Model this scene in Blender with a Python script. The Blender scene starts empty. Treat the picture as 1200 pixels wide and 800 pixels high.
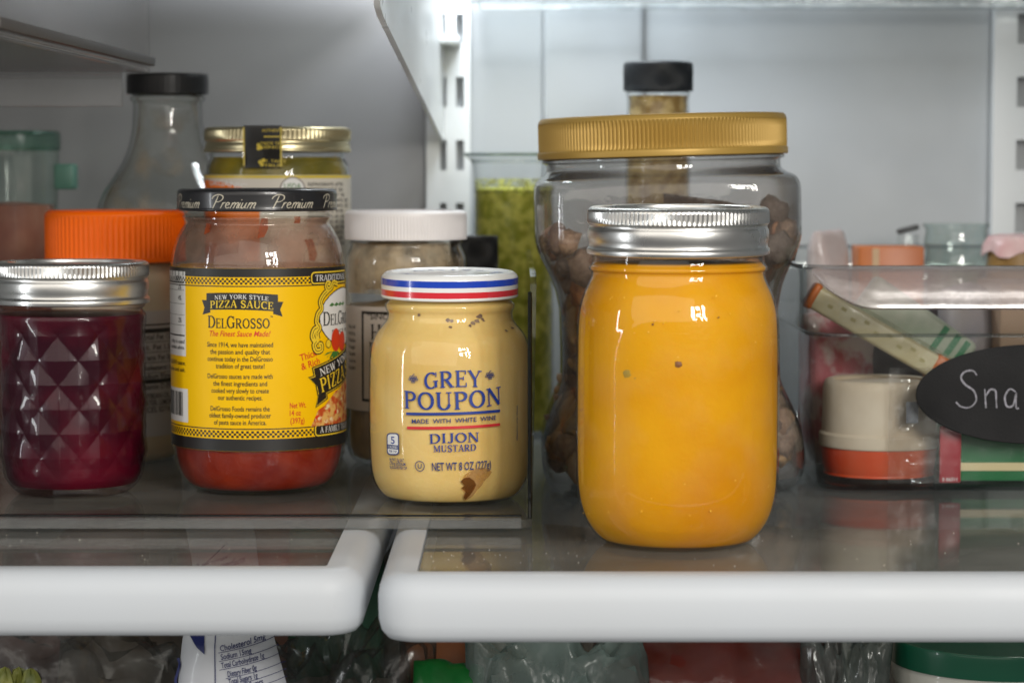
import bpy, bmesh, math, random
from mathutils import Vector, Matrix, noise
from mathutils.geometry import tessellate_polygon
rnd = random.Random(7)
sc = bpy.context.scene
C = sc.collection
pi, sin, cos, rad = math.pi, math.sin, math.cos, math.radians

# ------------------------------------------------------------------ camera
FPX = 2800.0                       # focal length in pixels of the 1200 px wide photograph
CAM = Vector((0.0, -0.966, 0.150))
PITCH = math.atan(200 / FPX)
cd = bpy.data.cameras.new('camera')
cam = bpy.data.objects.new('camera', cd); C.objects.link(cam)
cam.location = CAM
cam.rotation_euler = (pi / 2 - PITCH, 0, 0)
cd.sensor_width = 36; cd.lens = 36 * FPX / 1200
cd.clip_start = 0.05; cd.clip_end = 20
cd.dof.use_dof = True; cd.dof.focus_distance = 1.0; cd.dof.aperture_fstop = 11.5
sc.camera = cam

# ------------------------------------------------------------------ world, lamps, exposure
w = bpy.data.worlds.new('World'); sc.world = w; w.use_nodes = True
w.node_tree.nodes['Background'].inputs[0].default_value = (0.92, 0.90, 0.88, 1)
w.node_tree.nodes['Background'].inputs[1].default_value = 0.165

def area(name, loc, target, sx, sy, power, col=(1, 1, 1)):
    l = bpy.data.lights.new(name, 'AREA'); l.shape = 'RECTANGLE'; l.size = sx; l.size_y = sy
    l.energy = power; l.color = col
    o = bpy.data.objects.new(name, l); C.objects.link(o); o.location = loc
    o.rotation_euler = (Vector(target) - Vector(loc)).to_track_quat('-Z', 'Y').to_euler()
    return o
for i, (dx, dz, sw, sh_, pw) in enumerate(((-.20, .17, .10, .24, 3.4), (-.05, .20, .13, .16, 2.8), (.10, .16, .07, .30, 3.6), (-.17, -.14, .14, .17, 2.8), (.02, -.12, .05, .28, 2.6), (.13, -.17, .06, .30, 2.6))):      # panes of the kitchen window, sizes and powers varied to break up the reflections
    area('window_light', (0.62 + dx, -1.35 + dx * .45, 0.60 + dz), (0.05, 0.1, 0.05), sw, sh_, pw * 1.08, (1.0, 0.96, 0.90))
area('room_light', (-0.85, -2.0, 1.05), (0.0, 0.15, 0.05), 3.3, 1.9, 27.0, (1.0, 0.935, 0.85))
area('door_light_strip', (-0.85, -0.25, 0.12), (0.05, 0.05, 0.05), 0.035, 0.5, 1.3, (0.95, 0.98, 1.0))
area('fridge_lamp', (0.012, 0.345, 0.37), (0.02, 0.44, 0.14), 0.12, 0.05, 1.5, (0.90, 0.95, 1.0))

sc.view_settings.view_transform = 'Standard'; sc.view_settings.look = 'None'
sc.view_settings.gamma = 1.0; sc.view_settings.exposure = 0.0
sc.cycles.use_denoising = True
sc.cycles.max_bounces = 10; sc.cycles.transparent_max_bounces = 40; sc.cycles.glossy_bounces = 6
sc.cycles.caustics_reflective = False; sc.cycles.caustics_refractive = False
sc.cycles.sample_clamp_indirect = 4.0

# ------------------------------------------------------------------ pixel <-> world
def ray(px, py):
    x, y = (px - 600) / FPX, (400 - py) / FPX
    return Vector((x, cos(PITCH) + y * sin(PITCH), -sin(PITCH) + y * cos(PITCH)))
def at_y(px, py, Y):
    d = ray(px, py); return CAM + d * ((Y - CAM.y) / d.y)
def at_z(px, py, z=0.0):
    d = ray(px, py); return CAM + d * ((z - CAM.z) / d.z)
def scale_at(Y): return FPX * 1.0 / (Y - CAM.y)

# ------------------------------------------------------------------ materials
MATS = {}
def nd(nt, typ, **kw):
    n = nt.nodes.new(typ)
    for k, v in kw.items(): setattr(n, k, v)
    return n
def noise_fac(nt, scale, detail=4, lo=.35, hi=.65, vec='Object'):
    tc = nd(nt, 'ShaderNodeTexCoord'); n = nd(nt, 'ShaderNodeTexNoise')
    n.inputs['Scale'].default_value = scale; n.inputs['Detail'].default_value = detail
    nt.links.new(tc.outputs[vec], n.inputs['Vector'])
    r = nd(nt, 'ShaderNodeMapRange'); r.inputs[1].default_value = lo; r.inputs[2].default_value = hi
    nt.links.new(n.outputs['Fac'], r.inputs[0])
    return r.outputs[0], n
def pm(name, col, rough=.5, metal=0, coat=0, var=None, vscale=60, vlo=.35, vhi=.65, bump=0, bscale=400, sss=0, sssr=(1, .5, .2), rvar=0, spec=.5, orand=0):
    if name in MATS: return MATS[name]
    m = bpy.data.materials.new(name); m.use_nodes = True; nt = m.node_tree
    p = nt.nodes['Principled BSDF']
    p.inputs['Base Color'].default_value = (*col, 1); p.inputs['Roughness'].default_value = rough
    p.inputs['Metallic'].default_value = metal; p.inputs['Coat Weight'].default_value = coat
    p.inputs['Coat Roughness'].default_value = .03; p.inputs['Specular IOR Level'].default_value = spec
    if sss:
        p.inputs['Subsurface Weight'].default_value = sss; p.inputs['Subsurface Radius'].default_value = sssr
        p.inputs['Subsurface Scale'].default_value = .004
    if var:
        f, _ = noise_fac(nt, vscale, 5, vlo, vhi)
        mx = nd(nt, 'ShaderNodeMix', data_type='RGBA')
        mx.inputs[6].default_value = (*col, 1); mx.inputs[7].default_value = (*var, 1)
        nt.links.new(f, mx.inputs[0]); nt.links.new(mx.outputs[2], p.inputs['Base Color'])
    if orand:
        oi = nd(nt, 'ShaderNodeObjectInfo'); hs = nd(nt, 'ShaderNodeHueSaturation'); mr = nd(nt, 'ShaderNodeMapRange'); mr.inputs[3].default_value = 1 - orand; mr.inputs[4].default_value = 1 + orand
        nt.links.new(oi.outputs['Random'], mr.inputs[0]); nt.links.new(mr.outputs[0], hs.inputs['Value']); nt.links.new(mr.outputs[0], hs.inputs['Saturation'])
        if p.inputs['Base Color'].is_linked: nt.links.new(p.inputs['Base Color'].links[0].from_socket, hs.inputs['Color'])
        else: hs.inputs['Color'].default_value = (*col, 1)
        nt.links.new(hs.outputs[0], p.inputs['Base Color'])
    if rvar:
        f, _ = noise_fac(nt, 35, 5, .3, .7)
        r = nd(nt, 'ShaderNodeMapRange'); r.inputs[3].default_value = max(.02, rough - rvar); r.inputs[4].default_value = rough + rvar
        nt.links.new(f, r.inputs[0]); nt.links.new(r.outputs[0], p.inputs['Roughness'])
    if bump:
        _, n = noise_fac(nt, bscale, 4)
        b = nd(nt, 'ShaderNodeBump'); b.inputs['Strength'].default_value = bump; b.inputs['Distance'].default_value = .001
        nt.links.new(n.outputs['Fac'], b.inputs['Height']); nt.links.new(b.outputs[0], p.inputs['Normal'])
    MATS[name] = m; return m
def thin(name, tint=(.96, .97, .965), edge=(.47, .49, .485), rough=.02, refl=.96, base=.045, smear_haze=0, smear_haze_col=(.8, .8, .8), smear_haze_scale=60, smear_haze_lo=.5, smear_haze_hi=.8, bump=0, bscale=90):
    """thin clear wall: straight-through transmission, darker where the line of sight runs along the wall, Fresnel reflection, optional smears or painted haze"""
    if name in MATS: return MATS[name]
    m = bpy.data.materials.new(name); m.use_nodes = True; nt = m.node_tree; nt.nodes.clear(); L = nt.links.new
    out = nd(nt, 'ShaderNodeOutputMaterial'); lw = nd(nt, 'ShaderNodeLayerWeight'); lw.inputs[0].default_value = .5
    p5 = nd(nt, 'ShaderNodeMath', operation='POWER'); p5.inputs[1].default_value = 4.5; L(lw.outputs['Facing'], p5.inputs[0])
    ma = nd(nt, 'ShaderNodeMath', operation='MULTIPLY_ADD'); ma.inputs[1].default_value = refl - base; ma.inputs[2].default_value = base; L(p5.outputs[0], ma.inputs[0])
    p3 = nd(nt, 'ShaderNodeMath', operation='POWER'); p3.inputs[1].default_value = 3.0; L(lw.outputs['Facing'], p3.inputs[0])
    mc = nd(nt, 'ShaderNodeMix', data_type='RGBA'); mc.inputs[6].default_value = (*tint, 1); mc.inputs[7].default_value = (*edge, 1); L(p3.outputs[0], mc.inputs[0])
    tr = nd(nt, 'ShaderNodeBsdfTransparent'); L(mc.outputs[2], tr.inputs[0])
    gl = nd(nt, 'ShaderNodeBsdfGlossy'); gl.inputs['Roughness'].default_value = rough
    mx = nd(nt, 'ShaderNodeMixShader'); L(ma.outputs[0], mx.inputs[0]); L(tr.outputs[0], mx.inputs[1]); L(gl.outputs[0], mx.inputs[2])
    res = mx.outputs[0]
    if smear_haze:
        f, _ = noise_fac(nt, smear_haze_scale, 6, smear_haze_lo, smear_haze_hi)
        mu = nd(nt, 'ShaderNodeMath', operation='MULTIPLY'); mu.inputs[1].default_value = smear_haze; L(f, mu.inputs[0])
        df = nd(nt, 'ShaderNodeBsdfDiffuse'); df.inputs[0].default_value = (*smear_haze_col, 1)
        m2 = nd(nt, 'ShaderNodeMixShader'); L(mu.outputs[0], m2.inputs[0]); L(res, m2.inputs[1]); L(df.outputs[0], m2.inputs[2]); res = m2.outputs[0]
    if bump:
        _, n = noise_fac(nt, bscale, 3)
        b = nd(nt, 'ShaderNodeBump'); b.inputs['Strength'].default_value = bump; b.inputs['Distance'].default_value = .002
        L(n.outputs['Fac'], b.inputs['Height']); L(b.outputs[0], gl.inputs['Normal'])
    L(res, out.inputs[0]); MATS[name] = m; return m
def ink(name, col, rough=.45): return pm('ink_' + name, col, rough)

WHITE_PLASTIC = pm('white_plastic', (.80, .82, .83), .32, rvar=.05, coat=.15)
LINER = pm('liner_plastic', (.45, .475, .505), .45, var=(.42, .435, .445), vscale=7, vlo=.3, vhi=.7, bump=.08, bscale=600, rvar=.08)
SILVER = pm('silver_tin', (.72, .72, .70), .30, 1, rvar=.08)
GLASS = thin('clear_glass')
JARG = thin('filled_jar_glass', (.975, .98, .975), (.84, .85, .84), refl=.55, base=.045, smear_haze=.035, smear_haze_col=(.8, .78, .74), smear_haze_scale=55, smear_haze_lo=.45, smear_haze_hi=.8)
GLASS_IN = thin('clear_glass_inner', (.97, .98, .975), (.65, .70, .68), base=.02, refl=.5)
CLEAR = thin('clear_plastic', (.90, .92, .92), (.48, .52, .53), rough=.06, smear_haze=.05, smear_haze_scale=30)
BLACK_PLASTIC = pm('black_plastic', (.012, .012, .013), .35, rvar=.08)

# ------------------------------------------------------------------ mesh helpers
def link(name, me, mat, parent=None, sharp=35):
    me.validate(); me.materials.clear(); me.materials.append(mat)
    for p in me.polygons: p.use_smooth = True
    if sharp: me.set_sharp_from_angle(angle=rad(sharp))
    o = bpy.data.objects.new(name, me); C.objects.link(o)
    if parent is not None: o.parent = parent
    return o
def mesh(name, vs, fs, mat, parent=None, sharp=35):
    me = bpy.data.meshes.new(name); me.from_pydata([tuple(v) for v in vs], [], fs); me.update()
    return link(name, me, mat, parent, sharp)
def from_bm(name, bm, mat, parent=None, sharp=35):
    bmesh.ops.recalc_face_normals(bm, faces=bm.faces[:])
    me = bpy.data.meshes.new(name); bm.to_mesh(me); bm.free()
    return link(name, me, mat, parent, sharp)
def tag(o, label=None, cat=None, group=None, kind=None):
    if label: o['label'] = label
    if cat: o['category'] = cat
    if group: o['group'] = group
    if kind: o['kind'] = kind
    return o
def thing(name, label, cat, loc, group=None, rz=0):
    o = bpy.data.objects.new(name, None); C.objects.link(o); o.location = loc; o.rotation_euler.z = rz
    o.empty_display_size = .02
    return tag(o, label, cat, group)
def add_box(bm, x0, y0, z0, x1, y1, z1, bev=0, seg=2, mat=None):
    r = bmesh.ops.create_cube(bm, size=1)
    vs = r['verts']
    for v in vs:
        v.co = Vector((x0 + (v.co.x + .5) * (x1 - x0), y0 + (v.co.y + .5) * (y1 - y0), z0 + (v.co.z + .5) * (z1 - z0)))
        if mat is not None: v.co = mat @ v.co
    if bev:
        es = list({e for v in vs for e in v.link_edges})
        bmesh.ops.bevel(bm, geom=es, offset=bev, segments=seg, profile=.5, affect='EDGES')
def box(name, x0, y0, z0, x1, y1, z1, mat, parent=None, bev=0, seg=2, xf=None):
    bm = bmesh.new(); add_box(bm, x0, y0, z0, x1, y1, z1, bev, seg, xf); return from_bm(name, bm, mat, parent)
def cr(pts, k=5):
    """Catmull-Rom through points; a point given twice stays a corner"""
    out = []; n = len(pts)
    for i in range(n - 1):
        p1, p2 = pts[i], pts[i + 1]
        if p1 == p2: continue
        p0 = pts[i - 1] if i > 0 else p1; p3 = pts[i + 2] if i + 2 < n else p2
        c0, c3 = p0 == p1, p3 == p2
        for j in range(k):
            t = j / k
            out.append(tuple(.5 * ((2 * b) + (c - a) * t + (2 * a - 5 * b + 4 * c - d) * t * t + (-a + 3 * b - 3 * c + d) * t ** 3)
                             for a, b, c, d in zip(p0, p1, p2, p3)))
    out.append(tuple(pts[-1])); return out
def lathe_data(prof, n=96, disp=None, shape=None):
    vs, fs = [], []
    for (r, z) in prof:
        for i in range(n):
            a = 2 * pi * i / n
            rr = r * (shape(a, z) if shape else 1) + (disp(a, z, r) if disp else 0)
            vs.append((rr * sin(a), -rr * cos(a), z))         # angle 0 faces the camera
    for k in range(len(prof) - 1):
        for i in range(n):
            j = (i + 1) % n
            fs.append((k * n + i, k * n + j, (k + 1) * n + j, (k + 1) * n + i))
    return vs, fs
def lathe(name, prof, mat, parent, n=96, disp=None, shape=None, sharp=40):
    vs, fs = lathe_data(prof, n, disp, shape); return mesh(name, vs, fs, mat, parent, sharp)
E = 1e-5
def spot(px, py_center, z=0.0):
    """where a thing stands: base centre seen at this pixel on a surface at height z; returns point and pixels per metre"""
    p = at_z(px, py_center, z); return p, FPX / ((p - CAM).dot(Vector((0, cos(PITCH), -sin(PITCH)))))
class Prof:
    """turns (half width in px, row in px) into (radius, height) for a thing standing at root p"""
    def __init__(s, p, sc_): s.p, s.s = p, sc_
    def z(s, py): return at_y(600, py, s.p.y).z - s.p.z
    def __call__(s, pts): return [(max(hw / s.s, E), s.z(py)) for hw, py in pts]
def interp(prof):
    ps = sorted(prof, key=lambda q: q[1])
    def f(z):
        if z <= ps[0][1]: return ps[0][0]
        for (r0, z0), (r1, z1) in zip(ps, ps[1:]):
            if z0 <= z <= z1: return r0 + (r1 - r0) * ((z - z0) / (z1 - z0) if z1 > z0 else 0)
        return ps[-1][0]
    return f
def ribs(count, depth, z0, z1, sharpness=1):
    def d(a, z, r):
        if z0 <= z <= z1: return -depth * (.5 + .5 * cos(count * a)) ** sharpness
        return 0
    return d
def band_profile(R, H):
    """screw band of a canning jar from the inner edge of its top to its rolled lower edge"""
    return [(R * .80, H - .0014), (R * .81, H - .0003), (R * .825, H), (R * .94, H), (R * .975, H - .0006), (R * .992, H - .0018), (R * .992, H - .0019),
            (R * .994, H - .0060), (R * .985, H - .0066), (R * .967, H - .0072), (R * .967, H - .0079), (R * .982, H - .0090), (R * .986, H - .0105), (R * .984, H - .0122),
            (R * .972, H * .24), (R * .975, H * .17), (R * .995, H * .13), (R * 1.0, H * .08), (R * .995, H * .02), (R * .97, 0)]
def band_lid(root, R, z0, H, flutes=120, mat=None, cap=None, prefix='screw_band'):
    mat = mat or SILVER
    bp = [(r, z + z0) for r, z in band_profile(R, H)]
    bp2 = []
    for (a, b) in zip(bp, bp[1:]): bp2 += [a, ((a[0] + b[0]) / 2, (a[1] + b[1]) / 2)]
    bp2.append(bp[-1])
    lathe(prefix, bp2, mat, root, n=flutes * 4, disp=ribs(flutes, R * .012, z0 + H - .0061, z0 + H - .0017))
    t = z0 + H - .0016
    lathe('lid', [(E, t + .0002), (R * .45, t + .0002), (R * .47, t - .0002), (R * .66, t - .0002), (R * .69, t + .0003), (R * .83, t)], cap or mat, root, n=96)

# ------------------------------------------------------------------ lettering
_tc = {}
def sans(s):
    if s in _tc: return _tc[s]
    cu = bpy.data.curves.new('tmp', 'FONT'); cu.body = s; cu.resolution_u = 3; cu.offset = .011
    o = bpy.data.objects.new('tmp', cu); C.objects.link(o)
    dg = bpy.context.evaluated_depsgraph_get(); ev = o.evaluated_get(dg); me = ev.to_mesh()
    vs = [(v.co.x / .69, v.co.y / .69) for v in me.vertices]; fs = [tuple(p.vertices) for p in me.polygons]
    ev.to_mesh_clear(); bpy.data.objects.remove(o); bpy.data.curves.remove(cu)
    x0 = min(v[0] for v in vs); vs = [(x - x0, y) for x, y in vs]
    _tc[s] = (vs, fs, [0] * len(vs)); return _tc[s]
TH, TN, SH, SW = .175, .075, .065, .155
def arc(cx, cy, rx, ry, a0, a1, n=16):
    return [(cx + rx * cos(rad(a0 + (a1 - a0) * i / n)), cy + ry * sin(rad(a0 + (a1 - a0) * i / n))) for i in range(n + 1)]
def L(*p, w=TH): return (list(p), w)
def bar(x0, x1, y, w=SH): return ([(x0, y), (x1, y)], w)
def ser(x, y, h=SW): return bar(x - h, x + h, y + (SH / 2 if y < .5 else -SH / 2))
def stem(x, y0=0., y1=1., w=TH): return [L((x, y0), (x, y1), w=w), ser(x, 0), ser(x, 1)]
def tick(x, y0, y1): return L((x, y0), (x, y1), w=SH)
_bowl = [(.2, .955), (.42, .955)] + arc(.42, .72, .3, .235, 85, -85, 12) + [(.42, .485), (.2, .485)]
GL = {
 'A': (.95, [L((.46, 1), (.12, 0), w=TN), L((.48, 1), (.82, 0)), bar(.25, .7, .33), ser(.12, 0), ser(.82, 0)]),
 'C': (.88, [(arc(.47, .5, .38, .46, 48, 312, 22), 'c'), tick(.8, .68, .98), tick(.8, .04, .24)]),
 'D': (.98, stem(.2) + [([(.2, .955), (.45, .955)] + arc(.45, .5, .42, .455, 85, -85, 16) + [(.45, .045), (.2, .045)], 'c')]),
 'E': (.80, stem(.2) + [bar(.2, .7, .965), bar(.2, .56, .52), bar(.2, .73, .035), tick(.7, .76, 1), tick(.56, .4, .64), tick(.73, 0, .26)]),
 'F': (.76, stem(.2) + [bar(.2, .7, .965), bar(.2, .56, .52), tick(.7, .76, 1), tick(.56, .4, .64)]),
 'G': (.95, [(arc(.47, .5, .38, .46, 48, 300, 22), 'c'), tick(.8, .68, .98), L((.77, .06), (.77, .42)), bar(.6, .92, .44)]),
 'H': (1.04, stem(.2) + stem(.84) + [bar(.2, .84, .5)]),
 'I': (.42, stem(.21)),
 'J': (.6, [L((.4, .2), (.4, 1)), ser(.4, 1), (arc(.22, .2, .18, .19, 0, -150, 10), 'c')]),
 'K': (.95, stem(.2) + [L((.28, .42), (.76, .98), w=TN), L((.4, .58), (.82, 0)), ser(.76, 1, .13), ser(.82, 0, .13)]),
 'L': (.78, stem(.2) + [bar(.2, .73, .035), tick(.73, 0, .28)]),
 'M': (1.18, [L((.17, 0), (.17, 1), w=TN), ser(.17, 0), L((.17, 1), (.58, .08)), L((.58, .08), (.97, 1), w=TN), ser(.1, 1, .1), ser(1.02, 1, .1)] + [L((.97, 0), (.97, 1)), ser(.97, 0)]),
 'N': (1.02, [L((.17, 0), (.17, 1), w=TN), ser(.17, 0), ser(.13, 1, .1), L((.17, 1), (.84, .02)), L((.84, .02), (.84, 1), w=TN), ser(.84, 1)]),
 'O': (1.0, [(arc(.5, .5, .40, .455, 0, 360, 28), 'c')]),
 'P': (.84, stem(.2) + [(_bowl, 'c')]),
 'R': (.95, stem(.2) + [(_bowl, 'c'), L((.44, .48), (.8, 0)), ser(.84, 0, .12)]),
 'S': (.8, [([(.66, .74), (.62, .9), (.4, .965), (.18, .88), (.15, .7), (.3, .57), (.52, .46), (.68, .3), (.62, .1), (.4, .03), (.18, .08), (.13, .26)], 's'), tick(.67, .68, .98), tick(.13, .02, .3)]),
 'T': (.86, [L((.43, 0), (.43, 1)), ser(.43, 0), bar(.06, .8, .965), tick(.07, .72, 1), tick(.79, .72, 1)]),
 'U': (1.0, [L((.2, .32), (.2, 1)), ser(.2, 1), L((.8, .32), (.8, 1), w=TN), ser(.8, 1), (arc(.5, .32, .3, .285, 180, 360, 14), 'c')]),
 'W': (1.22, [L((.12, 1), (.4, 0)), L((.4, 0), (.62, 1), w=TN), L((.58, 1), (.84, 0)), L((.84, 0), (1.1, 1), w=TN), ser(.12, 1, .12), ser(1.1, 1, .12)]),
 'X': (.9, [L((.14, 1), (.76, 0)), L((.74, 1), (.14, 0), w=TN), ser(.14, 1, .12), ser(.74, 1, .12), ser(.14, 0, .12), ser(.76, 0, .12)]),
 'Y': (.94, [L((.12, 1), (.47, .45)), L((.82, 1), (.47, .45), w=TN), L((.47, 0), (.47, .5)), ser(.47, 0), ser(.12, 1, .13), ser(.82, 1, .13)]),
 'Z': (.84, [bar(.1, .76, .965), L((.72, .95), (.12, .05)), bar(.1, .76, .035), tick(.11, .72, 1), tick(.76, 0, .28)]),
}
def strip(pts, ws, vs, fs, ls, lay):
    b = len(vs); n = len(pts)
    for i, (p, w_) in enumerate(zip(pts, ws)):
        a = pts[max(0, i - 1)]; c = pts[min(n - 1, i + 1)]
        dx, dy = c[0] - a[0], c[1] - a[1]; d = math.hypot(dx, dy) or 1
        nx, ny = -dy / d * w_ / 2, dx / d * w_ / 2
        vs += [(p[0] + nx, p[1] + ny), (p[0] - nx, p[1] - ny)]; ls += [lay, lay]
    for i in range(n - 1): fs.append((b + 2 * i, b + 2 * i + 1, b + 2 * i + 3, b + 2 * i + 2))
def serif(s, big=None, gap=.06):
    vs, fs, ls = [], [], []; x = 0
    for ch in s:
        if ch == ' ': x += .45; continue
        k = 1.0
        if ch.islower(): k = .8; ch = ch.upper()
        if ch not in GL: x += .3; continue
        wd, strokes = GL[ch]
        for q, (pts, w_) in enumerate(strokes):
            if w_ == 's': pts = cr(pts, 3)
            if isinstance(w_, str):
                ws = []
                for i in range(len(pts)):
                    a = pts[max(0, i - 1)]; c = pts[min(len(pts) - 1, i + 1)]; d = math.hypot(c[0] - a[0], c[1] - a[1]) or 1
                    f = abs(c[1] - a[1]) / d
                    if w_ == 's': f = .3 + .7 * (1 - abs(i / len(pts) - .5) * 2)
                    ws.append(TN + (TH * 1.05 - TN) * f)
            else: ws = [w_] * len(pts)
            strip([(x + k * u, k * v) for u, v in pts], [k * u for u in ws], vs, fs, ls, q)
        x += wd * k + gap
    return vs, fs, ls
def paths(polys, width, smooth=True):
    vs, fs, ls = [], [], []
    for q, p in enumerate(polys):
        if len(p) > 2 and smooth: p = cr(p, 4)
        strip(p, [width * (.75 + .5 * abs(sin(i * 1.3 / max(1, len(p)) * pi))) for i in range(len(p))], vs, fs, ls, q % 6)
    return vs, fs, ls
_m = [[(1.15, 0), (1.28, .45)], [(1.2, .2), (1.36, .44), (1.43, .36), (1.33, 0)], [(1.37, .2), (1.54, .44), (1.61, .36), (1.52, .05), (1.6, .04)]]
PREMIUM = [[(.05, 0), (.2, .5), (.32, .98)], [(-.06, .72), (.02, .92), (.32, 1.07), (.6, .96), (.62, .72), (.42, .52), (.2, .5)], [(.55, 0), (.68, .45)], [(.6, .2), (.72, .42), (.84, .44)],
           [(.88, .22), (1.06, .3), (1.04, .44), (.92, .4), (.86, .2), (.93, .02), (1.1, .09)]] + _m + \
          [[(1.72, .45), (1.63, .1), (1.7, .03)], [(1.76, .62), (1.79, .68)], [(1.86, .45), (1.78, .1), (1.87, .02), (2.0, .2)], [(2.08, .45), (1.98, .1), (2.06, .03)]] + \
          [[(x + .97, y) for x, y in p] for p in _m]
SNACKS = [[(.62, .86), (.5, .98), (.28, .95), (.18, .8), (.3, .62), (.55, .45), (.62, .2), (.45, .02), (.2, .04), (.06, .16)],
          [(.85, .5), (.9, .0)], [(.88, .3), (1.0, .48), (1.15, .45), (1.18, .2), (1.2, 0)],
          [(1.72, .42), (1.55, .5), (1.42, .3), (1.48, .05), (1.66, .08), (1.73, .4), (1.74, .02), (1.82, .0)],
          [(2.25, .45), (2.08, .48), (2.0, .2), (2.12, .0), (2.3, .1)], [(2.5, 1), (2.5, 0)], [(2.8, .5), (2.52, .25), (2.82, 0)],
          [(3.2, .45), (3.05, .5), (3.0, .35), (3.2, .2), (3.12, .0), (2.95, .05)]]

class Printer:
    """flat print laid on a surface; u runs along the surface, v is height; fmap(u, v, off) gives the local 3D point"""
    def __init__(s, parent, fmap, tri=.0022): s.parent, s.f, s.b, s.tri = parent, fmap, {}, tri; s.maxlen = tri
    def put(s, mat, vs2, fs, offs, names='lettering'):
        key = (mat.name, names)
        if names in ('lettering', 'black_band', 'print_block', 'label_border', 'ribbon', 'label_tab', 'tab_outline', 'emblem_curl', 'emblem_leaf', 'residue', 'sauce_streak', 'dried_spill'): key = (mat.name, names, len(s.b))
        B = s.b.setdefault(key, [mat, names, [], [], []])
        b = len(B[2]); B[2] += vs2; B[4] += offs; B[3] += [tuple(i + b for i in f) for f in fs]
    def lay(s, t, mat, uc, vc, w_=None, h=None, shear=0, rot=0, arch=0, off=.00012, name='lettering', align='c', yscale=None):
        vs, fs, ls = t
        x0 = min(v[0] for v in vs); x1 = max(v[0] for v in vs); W = x1 - x0
        kx = (w_ / W) if w_ else h
        c, sn = cos(rot), sin(rot); out = []
        for x, y in vs:
            X = (x - x0 - (W / 2 if align == 'c' else 0)) * kx; Y = (y - .5) * h + 0
            X += shear * Y; Y += arch * (1 - (2 * X / (W * kx)) ** 2)
            out.append((uc + X * c - Y * sn, vc + X * sn + Y * c))
        s.put(mat, out, fs, [off + l * .000012 for l in ls], name)
    def rect(s, mat, u0, v0, u1, v1, off=.00006, name='print_block', rot=0):
        cx, cy = (u0 + u1) / 2, (v0 + v1) / 2; c, sn = cos(rot), sin(rot)
        P = [(cx + (u - cx) * c - (v - cy) * sn, cy + (u - cx) * sn + (v - cy) * c) for u, v in ((u0, v0), (u1, v0), (u1, v1), (u0, v1))]
        s.put(mat, P, [(0, 1, 2, 3)], [off] * 4, name)
    def poly(s, mat, pts, off=.00006, name='print_block'):
        t = tessellate_polygon([[Vector((p[0], p[1], 0)) for p in pts]])
        s.put(mat, list(pts), [tuple(x) for x in t], [off] * len(pts), name)
    def line(s, mat, pts, width, off=.0001, name='print_block'):
        vs, fs, ls = [], [], []; strip(pts, [width] * len(pts), vs, fs, ls, 0); s.put(mat, vs, fs, [off] * len(vs), name)
    def done(s):
        for key, (mat, names, vs, fs, offs) in s.b.items():
            bm = bmesh.new(); lay = bm.verts.layers.float.new('off'); V = []
            for (u, v), o in zip(vs, offs):
                q = bm.verts.new((u, v, o)); V.append(q)
            for f in fs:
                if len(set(f)) >= 3:
                    try: bm.faces.new([V[i] for i in f])
                    except ValueError: pass
            for _ in range(6):
                es = [e for e in bm.edges if e.calc_length() > s.maxlen]
                if not es or len(bm.faces) > 60000: break
                bmesh.ops.triangulate(bm, faces=[f for f in bm.faces if len(f.verts) > 3])
                es = [e for e in bm.edges if e.calc_length() > s.maxlen]
                bmesh.ops.subdivide_edges(bm, edges=es, cuts=1, use_grid_fill=False)
            bmesh.ops.triangulate(bm, faces=[f for f in bm.faces if len(f.verts) > 3])
            for v in bm.verts: v.co = Vector(s.f(v.co.x, v.co.y, v.co.z))
            me = bpy.data.meshes.new(names); bm.to_mesh(me); bm.free()
            o = link(names, me, mat, s.parent, 0)
            if names in ('checker_band', 'nutrition_panel', 'barcode', 'printed_pizza'): o['kind'] = 'stuff'
class CylPrinter(Printer):
    def __init__(s, root, parent, R, rfun=None):
        s.root, s.R = root.location.copy(), R
        rf = rfun or (lambda z: R)
        def f(u, v, off):
            a = u / R; r = rf(v) + off; return (r * sin(a), -r * cos(a), v)
        super().__init__(parent, f)
    def a(s, px, py):
        """pixel of the photograph -> (u, v) on this cylinder"""
        d = ray(px, py); o = CAM - s.root
        A = d.x ** 2 + d.y ** 2; B = 2 * (o.x * d.x + o.y * d.y); Cc = o.x ** 2 + o.y ** 2 - s.R ** 2
        D = max(B * B - 4 * A * Cc, 0); t = (-B - math.sqrt(D)) / (2 * A); p = o + d * t
        return math.atan2(p.x, -p.y) * s.R, p.z
    def text(s, t, mat, px, py, wpx, hpx, **kw):
        u, v = s.a(px, py); u0, _ = s.a(px - wpx / 2, py); u1, _ = s.a(px + wpx / 2, py)
        k = FPX / (s.root.y - s.R - CAM.y)
        s.lay(t, mat, (u0 + u1) / 2, v, u1 - u0, hpx / k, **kw)
    def prect(s, mat, x0, y0, x1, y1, **kw):
        u0, v0 = s.a(x0, (y0 + y1) / 2); u1, _ = s.a(x1, (y0 + y1) / 2); _, va = s.a((x0 + x1) / 2, y0); _, vb = s.a((x0 + x1) / 2, y1)
        s.rect(mat, u0, vb, u1, va, **kw)
    def ppoly(s, mat, pts, **kw): s.poly(mat, [s.a(*p) for p in pts], **kw)
    def pline(s, mat, pts, wpx, **kw): s.line(mat, [s.a(*p) for p in pts], wpx / (FPX / (s.root.y - s.R - CAM.y)), **kw)
def sleeve(name, root, R, z0, z1, a0, a1, mat, parent, n=64):
    vs, fs = [], []
    for k in range(2):
        for i in range(n + 1):
            a = a0 + (a1 - a0) * i / n; vs.append((R * sin(a), -R * cos(a), (z0, z1)[k]))
    for i in range(n): fs.append((i, i + 1, n + 2 + i, n + 1 + i))
    return mesh(name, vs, fs, mat, parent)
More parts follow.
